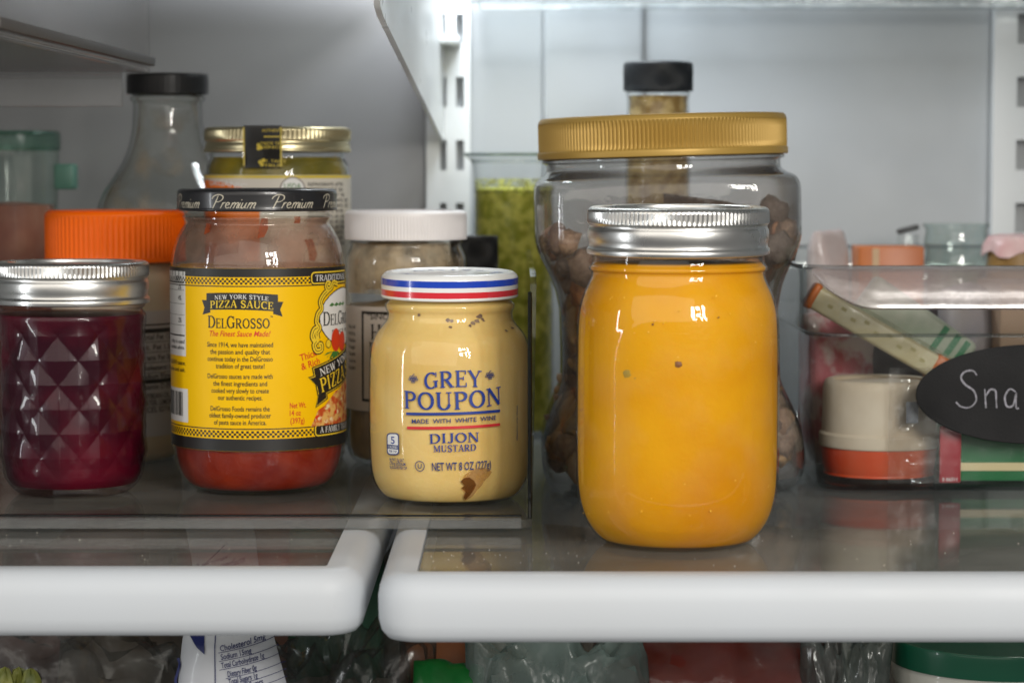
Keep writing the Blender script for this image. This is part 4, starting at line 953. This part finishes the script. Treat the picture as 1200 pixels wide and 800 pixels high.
# ---- tall bottle behind it
p = at_y(770, 400, .352); p.z = 0; s = scale_at(.352)
t = thing('garlic_bottle', 'black capped glass bottle of chopped garlic rising behind the gold lid', 'bottle', p); P = Prof(p, s)
zs_ = P.z(150)
body = cr([(E, .001), (.015, .001), (.0178, .003), (.0180, .012), (.0180, zs_ - .055), (.0179, zs_ - .035), (.0176, zs_ - .015), (.0172, zs_), (.0170, P.z(118)), (.0176, P.z(112)), (.0168, P.z(106)), (.0165, P.z(95))], 5)
lathe('glass_body', body, GLASS, t, n=72, sharp=60)
lathe('garlic', [(max(r - .0013, E), max(z, .002)) for r, z in body if z < P.z(112)] + [(E, P.z(112))], pm('garlic_pieces', (.70, .50, .20), .45, var=(.36, .21, .05), vscale=150, vlo=.42, vhi=.6, bump=.6, bscale=240), t, n=72, disp=lambda a, z, r: (.0005 * noise.noise(Vector((sin(a) * 7, cos(a) * 7, z * 300))) if r > .01 else 0), sharp=70)
z0, z1, R = P.z(107), P.z(73), 40.5 / s
lathe('cap', cr([(R * .94, z0), (R * .99, z0 + .0002), (R, z0 + .0012), (R, z1 - .0025), (R * .97, z1 - .0008), (R * .9, z1), (R * .80, z1), (R * .78, z1 - .0006), (R * .3, z1 - .0006), (R * .26, z1), (E, z1)], 4), pm('navy_black_plastic', (.010, .013, .018), .5, rvar=.05), t, n=288, disp=ribs(72, .0004, z0 + .001, z1 - .003))

# ================================================================== snack bin and its contents
BINP = thin('bin_plastic', (.93, .94, .94), (.40, .43, .45), rough=.035, base=.05, smear_haze=.03, smear_haze_scale=30, bump=.12, bscale=40)
fB = at_z(962, 577, .0006)
YB0 = fB.y; XB0 = (fB.x); XB1 = XB0 + .155; YB1 = .425; BZ = .0008
t = thing('snack_bin', 'clear plastic storage bin with flared front lip and black oval chalk label', 'storage bin', (XB0, YB0, BZ))
W, D = XB1 - XB0, YB1 - YB0
zst = .0735; zr = .1045
def rr_loop(x0, y0, x1, y1, r, n=7):
    out = []
    for (cx, cy, a0) in ((x1 - r, y1 - r, 0), (x0 + r, y1 - r, 90), (x0 + r, y0 + r, 180), (x1 - r, y0 + r, 270)):
        out += [(cx + r * cos(rad(a0 + 90 * i / n)), cy + r * sin(rad(a0 + 90 * i / n))) for i in range(n + 1)]
    return out
def shell(levels, cap=True):
    vs, fs = [], []; m = None
    for (o, z, r) in levels:
        l = rr_loop(-o, -o, W + o, D + o, r); m = len(l); vs += [(x, y, z) for x, y in l]
    for k in range(len(levels) - 1):
        for i in range(m): j = (i + 1) % m; fs.append((k * m + i, k * m + j, (k + 1) * m + j, (k + 1) * m + i))
    if cap: fs.append(tuple(range(m)))
    return vs, fs
lev = [(-.004, 0, .012), (-.001, .0008, .014), (.0005, .004, .015), (.003, .040, .016), (.0045, zst - .002, .017), (.0048, zst - .0006, .017), (.0066, zst + .0004, .018), (.0074, zst + .0016, .018), (.0074, zst + .003, .018), (.0086, zr - .002, .019), (.0098, zr, .019), (.0118, zr + .0004, .020)]
mesh('bin_body', *shell(lev), BINP, t, 30)
mesh('bin_inner_wall', *shell([(o - .0022, max(z, .0024), r) for o, z, r in lev[1:-1]]), GLASS_IN, t, 30)
RIMP = thin('rim_plastic', (.80, .82, .83), (.13, .14, .15), rough=.05, base=.12, refl=.9)
def loop_tube(name, o, z, r, rr, mat):
    l = rr_loop(-o, -o, W + o, D + o, r, 8); vs, fs = [], []; m = len(l); K = 8
    for i in range(m):
        a, c = l[i - 1], l[(i + 1) % m]; dx, dy = c[0] - a[0], c[1] - a[1]; d = math.hypot(dx, dy); nx, ny = dy / d, -dx / d
        for k in range(K): vs.append((l[i][0] + nx * rr * cos(2 * pi * k / K), l[i][1] + ny * rr * cos(2 * pi * k / K), z + rr * sin(2 * pi * k / K)))
    for i in range(m):
        j = (i + 1) % m
        for k in range(K): k2 = (k + 1) % K; fs.append((i * K + k, j * K + k, j * K + k2, i * K + k2))
    mesh(name, vs, fs, mat, t)
loop_tube('stacking_ledge', .0060, zst, .018, .00085, RIMP); loop_tube('bin_rim', .0105, zr + .0004, .020, .0011, RIMP)
# flared front lip that curls forward and down
prof = [(-.0095, zr + .0006), (-.0130, zr + .0012), (-.0185, zr - .0010), (-.0225, zr - .0065), (-.0240, zr - .0130), (-.0252, zr - .0150), (-.0256, zr - .0172), (-.0240, zr - .0182), (-.0222, zr - .0165), (-.0224, zr - .0130), (-.0208, zr - .0070), (-.0175, zr - .0028), (-.0130, zr - .0008), (-.0095, zr - .0012)]
vs, fs = [], []; N = 40; m = len(prof)
for i in range(N + 1):
    f = i / N; x = -.006 + (W + .012) * f
    e = min(1, min(f, 1 - f) / .16); k = math.sin(pi / 2 * e) ** .8
    for (y, z) in prof: vs.append((x, -.0095 + (y + .0095) * k, zr + (z - zr) * (.15 + .85 * k)))
for i in range(N):
    for k in range(m): j = (k + 1) % m; fs.append((i * m + k, i * m + j, (i + 1) * m + j, (i + 1) * m + k))
mesh('front_lip', vs, fs, thin('lip_plastic', (.84, .83, .83), (.60, .59, .60), rough=.22, base=.20, smear_haze=.34, smear_haze_col=(.58, .49, .48), smear_haze_scale=22, smear_haze_lo=.25, smear_haze_hi=.7, bump=.5, bscale=40), t, 40)  # pinkish haze in the colour stands in for reflections on the clear lip
# oval chalk label
SLATE = pm('chalkboard', (.012, .012, .013), .7, spec=.25, var=(.019, .019, .020), vscale=30, bump=.15, bscale=800)
lx = at_y(1212, 462, YB0 - .006); ox, oz = lx.x - XB0, lx.z - BZ
vs = []; n = 72
for (k, y) in ((1, -.0048), (1.0, -.0062), (.985, -.0066)):
    vs += [(ox + .0545 * k * cos(2 * pi * i / n), y - (.0012 if 0 else 0) + .0 , oz + .0232 * k * sin(2 * pi * i / n)) for i in range(n)]
ytilt = lambda z: -.0005 - (z / zst) * .0055
vs = [(x, y + .0048 + ytilt(z) - .0004, z) for x, y, z in vs]
fs = [(r * n + i, r * n + (i + 1) % n, (r + 1) * n + (i + 1) % n, (r + 1) * n + i) for r in range(2) for i in range(n)] + [tuple(range(2 * n, 3 * n)), tuple(range(n - 1, -1, -1))]
lab = mesh('chalk_label', vs, fs, SLATE, t, 30)
fp = Printer(lab, lambda u, v, off: (u, ytilt(v) - .0004 - .0018 - off, v), .004)
sc_ = scale_at(YB0 - .006)
a = at_y(1119.5, 478, YB0 - .006); b = at_y(1119.5, 433, YB0 - .006)
tx = paths(SNACKS, .044); xs = [v[0] for v in tx[0]]
h = (b.z - a.z)
fp.lay(tx, pm('chalk', (.36, .35, .41), .8, var=(.20, .20, .22), vscale=900, vlo=.35, vhi=.6), (a.x - XB0), (a.z + b.z) / 2 - BZ, (max(xs) - min(xs)) * h * .93, h, align='l', off=.0001)
fp.done()

# ---- round dip tub
p = Vector((at_y(1030, 500, YB0 + .040).x, YB0 + .040, BZ + .0034)); s = scale_at(p.y)
t = thing('dip_tub', 'round dip tub with cream lid and orange red side, at front of the snack bin', 'tub', p); P = Prof(p, s)
RT = 68 / s
lathe('tub_body', cr([(E, .0005), (RT * .86, .0005), (RT * .93, .002), (RT * .97, .006), (RT * 1.0, P.z(522)), (RT * 1.0, P.z(515))], 4), pm('tub_red', (.74, .055, .012), .35, var=(.66, .11, .03), vscale=24, coat=.3), t, n=90)
zl = P.z(443)
lathe('lid', cr([(RT * 1.01, P.z(521)), (RT * 1.03, P.z(519)), (RT * 1.03, P.z(508)), (RT * 1.025, P.z(506)), (RT * .99, P.z(503.5)), (RT * .985, P.z(502)), (RT * .975, P.z(470)), (RT * .965, zl - .004), (RT * .93, zl - .001), (RT * .87, zl), (RT * .80, zl - .0005), (RT * .77, zl - .002), (E, zl - .002)], 4), pm('cream_lid', (.76, .66, .53), .45, spec=.2, var=(.66, .55, .42), vscale=40), t, n=90)

# ---- clear film packet with dark mark, resting against the tub
FILMP = thin('crinkled_film', (.95, .94, .93), (.6, .6, .6), rough=.08, base=.06, smear_haze=.10, smear_haze_col=(.8, .78, .76), smear_haze_scale=60, bump=.9, bscale=70)
p = at_y(1078, 560, YB0 + .0075); t = thing('film_packet', 'crinkled clear film packet with red end strip, upright beside the dip tub', 'packet', (p.x, YB0 + .0075, BZ + .0034))
vs, fs = [], []; NX, NZ = 18, 22; Wf, Hf = .030, .054
for sgn in (0, 1):
    for k in range(NZ + 1):
        for i in range(NX + 1):
            x = Wf * (i / NX - .5); z = Hf * k / NZ; th = .0016 * sin(pi * i / NX) * sin(pi * k / NZ) * (1 if sgn else -1)
            vs.append((x + .0006 * noise.noise(Vector((z * 90, 3, sgn))), th + .0012 * noise.noise(Vector((x * 190, z * 110, 5))), z))
M_ = (NX + 1) * (NZ + 1)
for sgn in (0, 1):
    for k in range(NZ):
        for i in range(NX): b_ = sgn * M_ + k * (NX + 1) + i; fs.append((b_, b_ + 1, b_ + NX + 2, b_ + NX + 1))
mesh('film_sheet', vs, fs, FILMP, t, 60)
box('price_mark', -.0075, -.0042, .0285, -.0018, -.0036, .0385, pm('mark_grey', (.055, .058, .075), .5, var=(.16, .17, .19), vscale=300), t)
box('red_strip', .0085, -.0036, .0005, .0185, -.0024, .027, pm('crimson_film', (.36, .018, .032), .3, coat=.4), t, .0005)
cpf = Printer(t, lambda u, v, off: (u, -.0037 - off, v), .01); cpf.lay(sans('0 66311'), PAPER, .0133, .0022, .007, .0016); cpf.done()

# ---- green and yellow cracker box
p = at_y(1115, 570, YB0 + .014)
t = thing('cracker_box', 'green box with cream stripe lying under the chalk label in the snack bin', 'box', (p.x, YB0 + .014, BZ + .0034))
box('carton', 0, 0, 0, .080, .045, .0240, pm('green_card', (.022, .19, .065), .35, var=(.018, .15, .05), vscale=30), t, .0008)
box('cream_stripe', .0002, -.0006, .0050, .0798, -.0001, .0088, pm('cream_card', (.72, .60, .34), .4), t)
box('cream_corner', .0505, -.0006, .017, .0798, -.0001, .0225, pm('cream_card', (.72, .60, .34), .4), t)

# ---- cheese stick lying at a slant, wrapper beside it
def slanted(px0, py0, px1, py1, Y):
    a, b = at_y(px0, py0, Y), at_y(px1, py1, Y); return (a + b) / 2, math.atan2(b.z - a.z, b.x - a.x), (b - a).length
m_, ang, ln = slanted(950, 345, 1108, 437, YB0 + .030)
t = thing('cheese_stick', 'pale yellow wrapped cheese stick slanting down across the snack bin', 'cheese stick', m_); t.rotation_euler = (0, -ang, 0)
box('stick', -ln / 2, -.006, -.0058, ln / 2, .006, .0058, pm('pale_cheese', (.66, .60, .40), .38, var=(.56, .48, .28), vscale=75, bump=.7, bscale=130, coat=.3), t, .0020, 3)
for k_ in range(9):
    x_ = -ln / 2 + .010 + k_ * (ln - .024) / 8
    box('printed_dash', x_ - .0012, -.00625, -.0012 + .0022 * (k_ % 2), x_ + .0014, -.0060, .0004 + .0022 * (k_ % 2), pm('dash_olive', (.42, .36, .16), .5), t)
box('film_seam', -ln / 2, -.0058, .0058, ln / 2, -.0040, .0076, thin('seam_film', (.9, .9, .85), (.6, .6, .55), rough=.15, base=.1, smear_haze=.35, smear_haze_col=(.7, .68, .5), smear_haze_scale=90), t, .0003, 1)
box('orange_end', ln / 2 - .0085, -.0064, -.0066, ln / 2 + .0012, .0064, .0066, pm('orange_wrap', (.62, .16, .03), .35), t, .0018, 3)
box('orange_end', -ln / 2 - .0012, -.0064, -.0066, -ln / 2 + .003, .0064, .0066, pm('orange_wrap', (.62, .16, .03), .35), t, .0018, 3)
m_, ang, ln = slanted(1010, 345, 1128, 428, YB0 + .046)
t = thing('snack_pack', 'green and white printed snack pack lying behind the slanting cheese stick', 'packet', m_); t.rotation_euler = (0, -ang, 0)
box('wrapper', -ln / 2, -.006, -.012, ln / 2, .006, .012, pm('white_wrap', (.60, .62, .50), .35, var=(.40, .46, .34), vscale=70), t, .003, 3)
for x in (.012, .019, .0245): box('green_stripe', x - .0015, -.0064, -.0105, x + .0015, -.0058, .0105, pm('green_wrap', (.04, .22, .09), .35), t)

def pillow(name, parent, w_, d_, h_, mat, seed=0, crump=.06, ridge=0):
    """soft pack: a closed pillow with crumpled faces"""
    bm = bmesh.new(); bmesh.ops.create_icosphere(bm, subdivisions=5 if ridge else 4, radius=1)
    for v in bm.verts:
        x, y, z = v.co; m = max(abs(x), abs(z)); L_ = math.hypot(x, z)
        k = (L_ / m) ** .97 if m > 1e-6 else 1
        x, z = x * k, z * k; nz = noise.noise(Vector((x * 1.7, y * 1.7 + seed * 7, z * 1.7))) + .5 * noise.noise(Vector((x * 4, y * 4 + seed * 3, z * 4)))
        if ridge:
            for o_, fq in ((1, 3.1), (.6, 6.3), (.35, 12)): nz += ridge * o_ * (.5 - abs(noise.noise(Vector((x * fq + seed, y * fq * .6, z * fq * .8))) * 2))
        f = 1 + crump * nz * 2
        v.co = Vector((x * w_ / 2 * f, y * d_ / 2 * (1 + crump * 3 * nz), z * h_ / 2 * f + h_ / 2))
    return from_bm(name, bm, mat, parent, 60)
def pack(name, label, cat, px, py, Y, z, w_, d_, h_, mat, seed, crump=.06, rot=0, part='wrapper'):
    p = at_y(px, py, Y); t = thing(name, label, cat, (p.x, Y, z)); t.rotation_euler = (0, rot, seed * .13)
    pillow(part, t, w_, d_, h_, mat, seed, crump); return t
BB = BZ + .0036
pack('ham_packet', 'pink and white meat packet in the left corner of the snack bin', 'packet', 982, 500, YB0 + .075, BB, .044, .016, .076, pm('pink_pack', (.58, .44, .42), .3, var=(.45, .12, .14), vscale=70, vlo=.45, vhi=.55, coat=.3, bump=.5, bscale=90), 3, .015)
pack('dark_pouch', 'dark plum pouch standing behind the cream lidded dip tub', 'pouch', 1050, 500, YB0 + .098, BB, .075, .022, .076, pm('plum_foil', (.060, .045, .050), .32, var=(.10, .075, .08), vscale=40), 5, .05)
pack('grey_pouch', 'pale lilac pouch standing behind the chalk label, right of the plum pouch', 'pouch', 1140, 480, YB0 + .095, BB, .055, .02, .088, pm('lilac_pack', (.30, .29, .33), .35, var=(.38, .34, .33), vscale=40), 6, .04)
p = at_y(1172, 380, YB0 + .07); t = thing('brown_carton', 'plain brown carton at the right edge inside the snack bin', 'carton', (p.x, YB0 + .07, BB))
box('carton', 0, 0, 0, .040, .06, .090, pm('brown_card', (.34, .22, .14), .6, var=(.40, .27, .18), vscale=30), t, .001)
pack('meat_pouch', 'pale pink glossy pouch behind the snack bin front, next to the nut jar', 'pouch', 970, 300, YB0 + .20, BB, .030, .02, .1135, pm('pale_pink_pack', (.62, .55, .53), .28, var=(.5, .38, .36), vscale=30, coat=.4, bump=.6, bscale=70), 7, .012)
p = at_y(1046, 300, YB0 + .215); t = thing('orange_carton', 'orange carton with a pale band, standing at the back of the snack bin', 'carton', (p.x, YB0 + .215, BB)); s = scale_at(p.y)
h = at_y(1046, 289, p.y).z - BB
box('carton', -.0185, 0, 0, .0175, .03, h, pm('orange_card', (.52, .145, .022), .4, var=(.46, .11, .02), vscale=30), t, .001)
box('pale_band', -.0112, -.0007, .002, -.0075, -.0001, h - .001, pm('tan_band', (.60, .40, .22), .4), t)
pp = at_y(1059, 268, p.y + .06)
t = thing('dark_clip', 'small dark bag clip showing above the orange carton', 'clip', (pp.x, p.y + .045, BB)); 
box('clip_jaw', -.0065, -.002, -.0016, .0065, .002, .0016, pm('clip_black', (.05, .052, .055), .4), t, .0012, xf=Matrix.Translation((0, 0, pp.z - BB)) @ Matrix.Rotation(rad(-14), 4, 'Y'))
box('bag_neck', -.006, -.0012, 0, .006, .0012, pp.z - BB - .003, thin('bag_film', (.93, .94, .94), (.6, .6, .6), rough=.1, smear_haze=.1, smear_haze_scale=30), t, .0005)
p = at_y(1120, 300, YB0 + .235); s = scale_at(p.y); t = thing('ribbed_tub', 'clear ridged tub standing between the orange carton and brown jar', 'tub', (p.x, p.y, BB)); P = Prof(Vector((p.x, p.y, BB)), s)
h = P.z(266); R = 37 / s
lathe('tub_body', [(E, .0006), (R * .8, .0006)] + [(R * (.84 + .14 * k / 40) + .0006 * sin(k * 1.4), .002 + (h - .002) * k / 40) for k in range(41)] + [(R * 1.04, h), (R * 1.04, h + .002)], thin('ridged_clear', (.84, .90, .88), (.40, .46, .44), rough=.08, base=.08, smear_haze=.12, smear_haze_scale=30), t, n=64)
lathe('tub_contents', [(E, .003), (R * .78, .003), (R * .86, h * .5), (R * .9, h * .80), (E, h * .82)], pm('pale_green_dip', (.42, .46, .38), .5, var=(.34, .38, .30), vscale=40), t, n=48)
p = at_y(1190, 300, YB0 + .215); s = scale_at(p.y); t = thing('brown_jar', 'brown jar under a folded pink cover at the right edge', 'jar', (p.x, p.y, BB)); P = Prof(Vector((p.x, p.y, BB)), s)
h = P.z(287); R = 33 / s
lathe('jar_body', cr([(E, .0005), (R * .9, .0005), (R, .003), (R, h - .004), (R * .96, h)], 4), pm('brown_paste', (.36, .22, .075), .4, var=(.28, .16, .05), vscale=40, coat=.3), t, n=56)
vs, fs = [], []; n = 48
for k, (r, z) in enumerate(((E, h + .0058), (R * .6, h + .0055), (R * 1.0, h + .0045), (R * 1.12, h + .001), (R * 1.16, h - .005))):
    for i in range(n):
        a = 2 * pi * i / n; rr = r * (1 + (.06 * sin(a * 7) if k > 2 else 0)); vs.append((rr * sin(a), -rr * cos(a), z + (.0018 * sin(a * 5 + 1) if k > 2 else 0) + (.0012 * noise.noise(Vector((sin(a) * 3, cos(a) * 3, k))))))
for k in range(4):
    for i in range(n): j = (i + 1) % n; fs.append((k * n + i, k * n + j, (k + 1) * n + j, (k + 1) * n + i))
mesh('pink_cover', vs, fs, pm('pink_film', (.62, .33, .34), .35, var=(.70, .52, .50), vscale=60), t, 60)

# ================================================================== below the shelf
def drop(px, py, Y):
    q = at_y(px, py, Y); q.z = min(q.z, -.0095); return q
WRAP = pm('white_film', (.66, .68, .72), .32, var=(.60, .62, .67), vscale=40, coat=.25)
# crinkled white bag with a nutrition panel
t = thing('white_bag', 'white food bag printed with blue nutrition facts, beneath the left shelf rim', 'bag', (0, 0, 0))
YK = [(-.0085, .115), (-.0125, .085), (-.018, .050), (-.030, .016), (-.042, .002), (-.060, -.006), (-.10, -.004), (-.23, .0)]
XK = [(-.0085, 212, 292), (-.0125, 217, 297), (-.018, 222, 300), (-.030, 218, 312), (-.042, 209, 319), (-.060, 203, 334), (-.10, 178, 340), (-.23, 170, 352)]
def lerp_k(K, z):
    for p0, p1 in zip(K, K[1:]):
        if p1[0] <= z <= p0[0]:
            f = (z - p0[0]) / (p1[0] - p0[0]); return [a_ + (c_ - a_) * f for a_, c_ in zip(p0[1:], p1[1:])]
    return list(K[0][1:] if z > K[0][0] else K[-1][1:])
def bag_y(z): return lerp_k(YK, z)[0]
XM = []
for z_, a_, c_ in XK:
    y_ = bag_y(z_); sc2 = FPX / (y_ - CAM.y); XM.append((z_, (a_ - 600) / sc2, (c_ - 600) / sc2))
vs, fs = [], []; NU, NV = 28, 60; zlow = -.215
def bag_front(x, z, off=0):
    x0, x1 = lerp_k(XM, z); uu = min(max((x - x0) / (x1 - x0), 0), 1)
    return (x, bag_y(z) - .012 * math.sin(pi * uu) ** .6 * min(1, .15 + (-.0085 - z) * 30) + .0012 * noise.noise(Vector((x * 70, z * 70, -1))) - off, z)
for sgn in (-1, 1):
    for k in range(NV + 1):
        z = -.0085 + (zlow + .0085) * (k / NV) ** 2
        x0, x1 = lerp_k(XM, z)
        for i in range(NU + 1):
            x = x0 + (x1 - x0) * i / NU; f_ = bag_front(x, z)
            vs.append(f_ if sgn < 0 else (x, 2 * bag_y(z) - f_[1] + .004 * min(i, NU - i, 1), z))
M_ = (NU + 1) * (NV + 1)
for sg in (0, 1):
    for k in range(NV):
        for i in range(NU): b_ = sg * M_ + k * (NU + 1) + i; fs.append((b_, b_ + 1, b_ + NU + 2, b_ + NU + 1))
bagm = mesh('bag_film', vs, fs, WRAP, t, 0)
def bag_surface(u, v, off): return bag_front(u, v, off + .0006)
bp_ = Printer(t, bag_surface, .002)
NAVY = ink('navy', (.014, .022, .13))
def pxm(px, py):
    Y = .0
    for _ in range(8): w_ = at_y(px, py, Y); Y = bag_front(w_.x, min(w_.z, -.0086))[1]
    return w_.x, w_.z
k_ = scale_at(-.012)
for q_, (px, py, wd, tx) in enumerate(((258, 759, 52, 'Cholesterol 5mg'), (259, 769, 36, 'Sodium 15mg'), (259.5, 779, 50, 'Total Carbohydrate 1g'), (267, 789, 34, 'Dietary Fiber 0g'), (268, 798, 34, 'Total Sugars 1g'), (268, 807, 40, '0g Added Sugars'))):
    u, v = pxm(px, py); bp_.lay(sans(tx), NAVY, u, v, wd / k_, 6.2 / k_, align='l', rot=rad(11))
    ua, va = pxm(px - 2, py + 5.2); bp_.line(NAVY, [(ua + .0012 * i, va + .0012 * i * .19) for i in range(20)], .00022)
bp_.line(NAVY, [pxm(253, 740), pxm(252, 770), pxm(252.5, 800), pxm(253, 815)], .0004)
bp_.poly(NAVY, [pxm(222, 742), pxm(240, 742), pxm(240, 766), pxm(231, 758)]); 
bp_.line(NAVY, [pxm(209, 770), pxm(211, 777), pxm(209, 785), pxm(206, 795), pxm(207, 806)], .0011)
for (px, py, wd, tx, hh) in ((250, 655, 42, 'Nutrition Facts', 9), (252, 643, 36, 'Serving size', 5), (252, 634, 34, '8 servings', 5)):
    u, v = pxm(px, py); bp_.lay(sans(tx), NAVY, u, v, wd / k_ * 1.1, hh / k_ * .45, align='l', rot=rad(10))
bp_.line(NAVY, [pxm(248, 668), pxm(248, 648), pxm(276, 622)], .0004)
bp_.done()

CRINK = thin('crinkled_bag', (.82, .83, .82), (.45, .46, .45), rough=.24, base=.08, refl=.6, smear_haze=.14, smear_haze_col=(.34, .34, .34), smear_haze_scale=24, smear_haze_lo=.35, smear_haze_hi=.7, bump=1.0, bscale=55)
LO = -.24
def low_pack(name, label, cat, px, py_top, Y, w_, d_, mat, seed, crump=.08, part='wrapper', rz=0):
    """a soft pack that stands on the compartment floor and reaches the given row"""
    p = drop(px, py_top, Y); t = thing(name, label, cat, (p.x, Y, LO), None, rz); pillow(part, t, w_, d_, p.z - LO, mat, seed, crump, (.5 if 'teal' not in name and 'slate' not in name else .38) if part == 'bag_film' else 0); return t
pl = low_pack('grey_bag', 'crumpled clear grey plastic bag right of the white bag, below the gap', 'bag', 400, 748, .055, .075, .09, CRINK, 4, .10, 'bag_film')
pillow('bag_contents', pl, .055, .06, .165, pm('dim_vegetables', (.10, .085, .07), .6, var=(.05, .055, .04), vscale=30), 8, .08)
low_pack('green_bag', 'bright green glossy bag corner below the rounded end of the right shelf rim', 'bag', 525, 774, .03, .031, .05, pm('green_film', (.004, .16, .025), .3, var=(.004, .10, .015), vscale=60, coat=.3, bump=.5, bscale=90), 5, .014)
low_pack('carrot_pack', 'orange brown pack just behind the bright green bag', 'packet', 535, 745, .10, .05, .05, pm('carrot_orange', (.30, .10, .03), .5, var=(.20, .06, .02), vscale=50), 9, .05)
low_pack('dark_pack', 'dark brown pack with pale patch beneath the middle of the right shelf', 'packet', 610, 735, .12, .06, .06, pm('dark_brown_pack', (.06, .045, .04), .4, var=(.34, .25, .20), vscale=28, vlo=.58, vhi=.64), 10, .05)
low_pack('teal_bag', 'pale teal translucent bag under the filled canning jar', 'bag', 652, 742, .028, .074, .05, thin('teal_film', (.68, .77, .745), (.40, .48, .46), rough=.2, base=.05, refl=.5, smear_haze=.7, smear_haze_col=(.28, .36, .34), smear_haze_scale=18, smear_haze_lo=.3, smear_haze_hi=.7, bump=.9, bscale=45), 12, .09, 'bag_film')
low_pack('meat_pack', 'dark red shrink wrapped meat pack right of the teal bag', 'meat pack', 838, 745, .050, .108, .07, pm('dark_meat', (.075, .009, .006), .35, var=(.18, .022, .014), vscale=28, coat=.4, bump=.6, bscale=50), 14, .035)
low_pack('slate_bag', 'grey green crinkled bag between the meat pack and green lidded tub', 'bag', 992, 742, .035, .036, .05, thin('slate_film', (.60, .66, .64), (.3, .36, .35), rough=.15, base=.07, refl=.6, smear_haze=.5, smear_haze_col=(.20, .23, .22), smear_haze_scale=20, smear_haze_lo=.3, smear_haze_hi=.7, bump=.9, bscale=45), 15, .09, 'bag_film')
mp = [o for o in C.objects if o.name.startswith('meat_pack')][0]
pillow('shrink_film', mp, .1125, .078, (drop(838, 745, .050).z - LO) + .002, thin('shrink_film', (.93, .93, .93), (.6, .6, .6), rough=.16, base=.05, refl=.6, smear_haze=.10, smear_haze_col=(.5, .5, .5), smear_haze_scale=30, bump=.8, bscale=60), 31, .03, .5)
# green lidded tub
p = drop(1165, 744, .045); s = scale_at(.045); t = thing('white_tub', 'white tub with dark green lid under the right end of the shelf', 'tub', (p.x, .045, LO)); hT = p.z - LO; R = 122 / s
lathe('tub_body', cr([(E, .001), (R * .78, .001), (R * .82, .004), (R * .95, hT - .020), (R * .98, hT - .0185), (R * .98, hT - .0125), (R * .955, hT - .0115), (R * .955, hT - .008)], 4), pm('tub_white', (.66, .66, .60), .35, coat=.2), t, n=96)
lathe('lid', cr([(R * .99, hT - .0105), (R * 1.0, hT - .0100), (R, hT - .0016), (R * .985, hT - .0002), (R * .965, hT - .001), (R * .94, hT - .0035), (R * .90, hT - .0045), (E, hT - .0045)], 4), pm('lid_green', (.006, .105, .055), .32, coat=.3), t, n=96)
low_pack('mint_carton', 'green pack seen through the left shelf glass by the white side rim', 'packet', 392, 625, .13, .045, .05, pm('mint_green', (.03, .16, .09), .5, var=(.05, .12, .08), vscale=30), 28, .05)
# greens in the bag at left
LEAF = pm('celery_green', (.30, .31, .07), .45, var=(.12, .15, .03), vscale=120)
pl = low_pack('celery_bag', 'clear bag of pale green celery below the left end of the shelf', 'bag', 60, 740, .05, .115, .08, CRINK, 20, .07, 'bag_film')
q = random.Random(9); hC = drop(60, 745, .05).z - LO
for k in range(11):
    x = -.034 + .0052 * k + q.uniform(-.002, .002); top = hC * q.uniform(.925, .972) * (1 if k < 7 else .95); rr_ = q.uniform(.004, .0062)
    vs, fs = lathe_data(cr([(E, .003), (rr_ * 1.1, .004), (rr_ * 1.05, top * .5), (rr_ * .9, top * .90), (rr_ * .8, top * .96), (rr_ * .45, top * .99), (E, top)], 4), 20, disp=lambda a, z, r: .0022 * noise.noise(Vector((sin(a) * 4, cos(a) * 4, z * 90 + k))) if r > .001 else 0)
    o = mesh('celery_stalk', [(vx + x + vz * q.uniform(-.03, .03) * 0 + (vz - top) * .04 * (k % 3 - 1), vy - .029 + .004 * (k % 2), vz) for vx, vy, vz in vs], fs, LEAF, pl)
low_pack('brown_pouch', 'dark brown pouch between the celery bag and the white bag', 'pouch', 160, 742, .075, .075, .06, pm('cocoa_pouch', (.05, .042, .034), .4, var=(.09, .07, .055), vscale=26), 22, .06)
low_pack('maroon_pack', 'dark maroon pack deep under the left shelf, behind the brown pouch', 'packet', 110, 612, .13, .13, .08, pm('maroon_pack', (.16, .06, .05), .5, var=(.06, .045, .04), vscale=22), 23, .07)
low_pack('rust_pack', 'rusty red pack seen through the left shelf glass beside the white bag', 'packet', 335, 612, .15, .055, .06, pm('rust_pack', (.32, .10, .06), .5, var=(.16, .11, .08), vscale=22), 24, .07)
low_pack('large_carton', 'large dark carton filling the depth under the right shelf', 'carton', 760, 620, .16, .26, .10, pm('grey_card', (.20, .18, .155), .6, var=(.26, .23, .19), vscale=14), 25, .03)
low_pack('dark_crate', 'dark green crate deep under the right shelf behind the white tub', 'crate', 1060, 620, .20, .2, .10, pm('crate_green', (.12, .14, .12), .6, var=(.16, .17, .145), vscale=14), 26, .03)

# ---- crumbs and dust on the shelf glass
q = random.Random(3); vs, fs = [], []
for k in range(110):
    x, y = (q.uniform(-.23, .25), q.uniform(-.079, .02)) if k < 80 else (q.uniform(-.035, .03), q.uniform(-.072, -.03))
    if -.052 < x - .02 * 0 < -.036 or -.0705 < x < -.05: continue
    r = q.uniform(.00012, .00042); b = len(vs)
    for dx, dy, dz in ((1, 0, 0), (-.5, .8, 0), (-.5, -.8, 0), (0, 0, 1.1)): vs.append((x + r * dx, y + r * dy * q.uniform(.6, 1.4), .0002 + r * dz))
    fs += [(b, b + 1, b + 3), (b + 1, b + 2, b + 3), (b + 2, b, b + 3), (b, b + 2, b + 1)]
cr_ = mesh('crumbs', vs, fs, pm('crumb', (.62, .58, .50), .7), None, 0); tag(cr_, 'tiny pale crumbs and dust scattered over the shelf glass', 'crumbs', None, 'stuff')
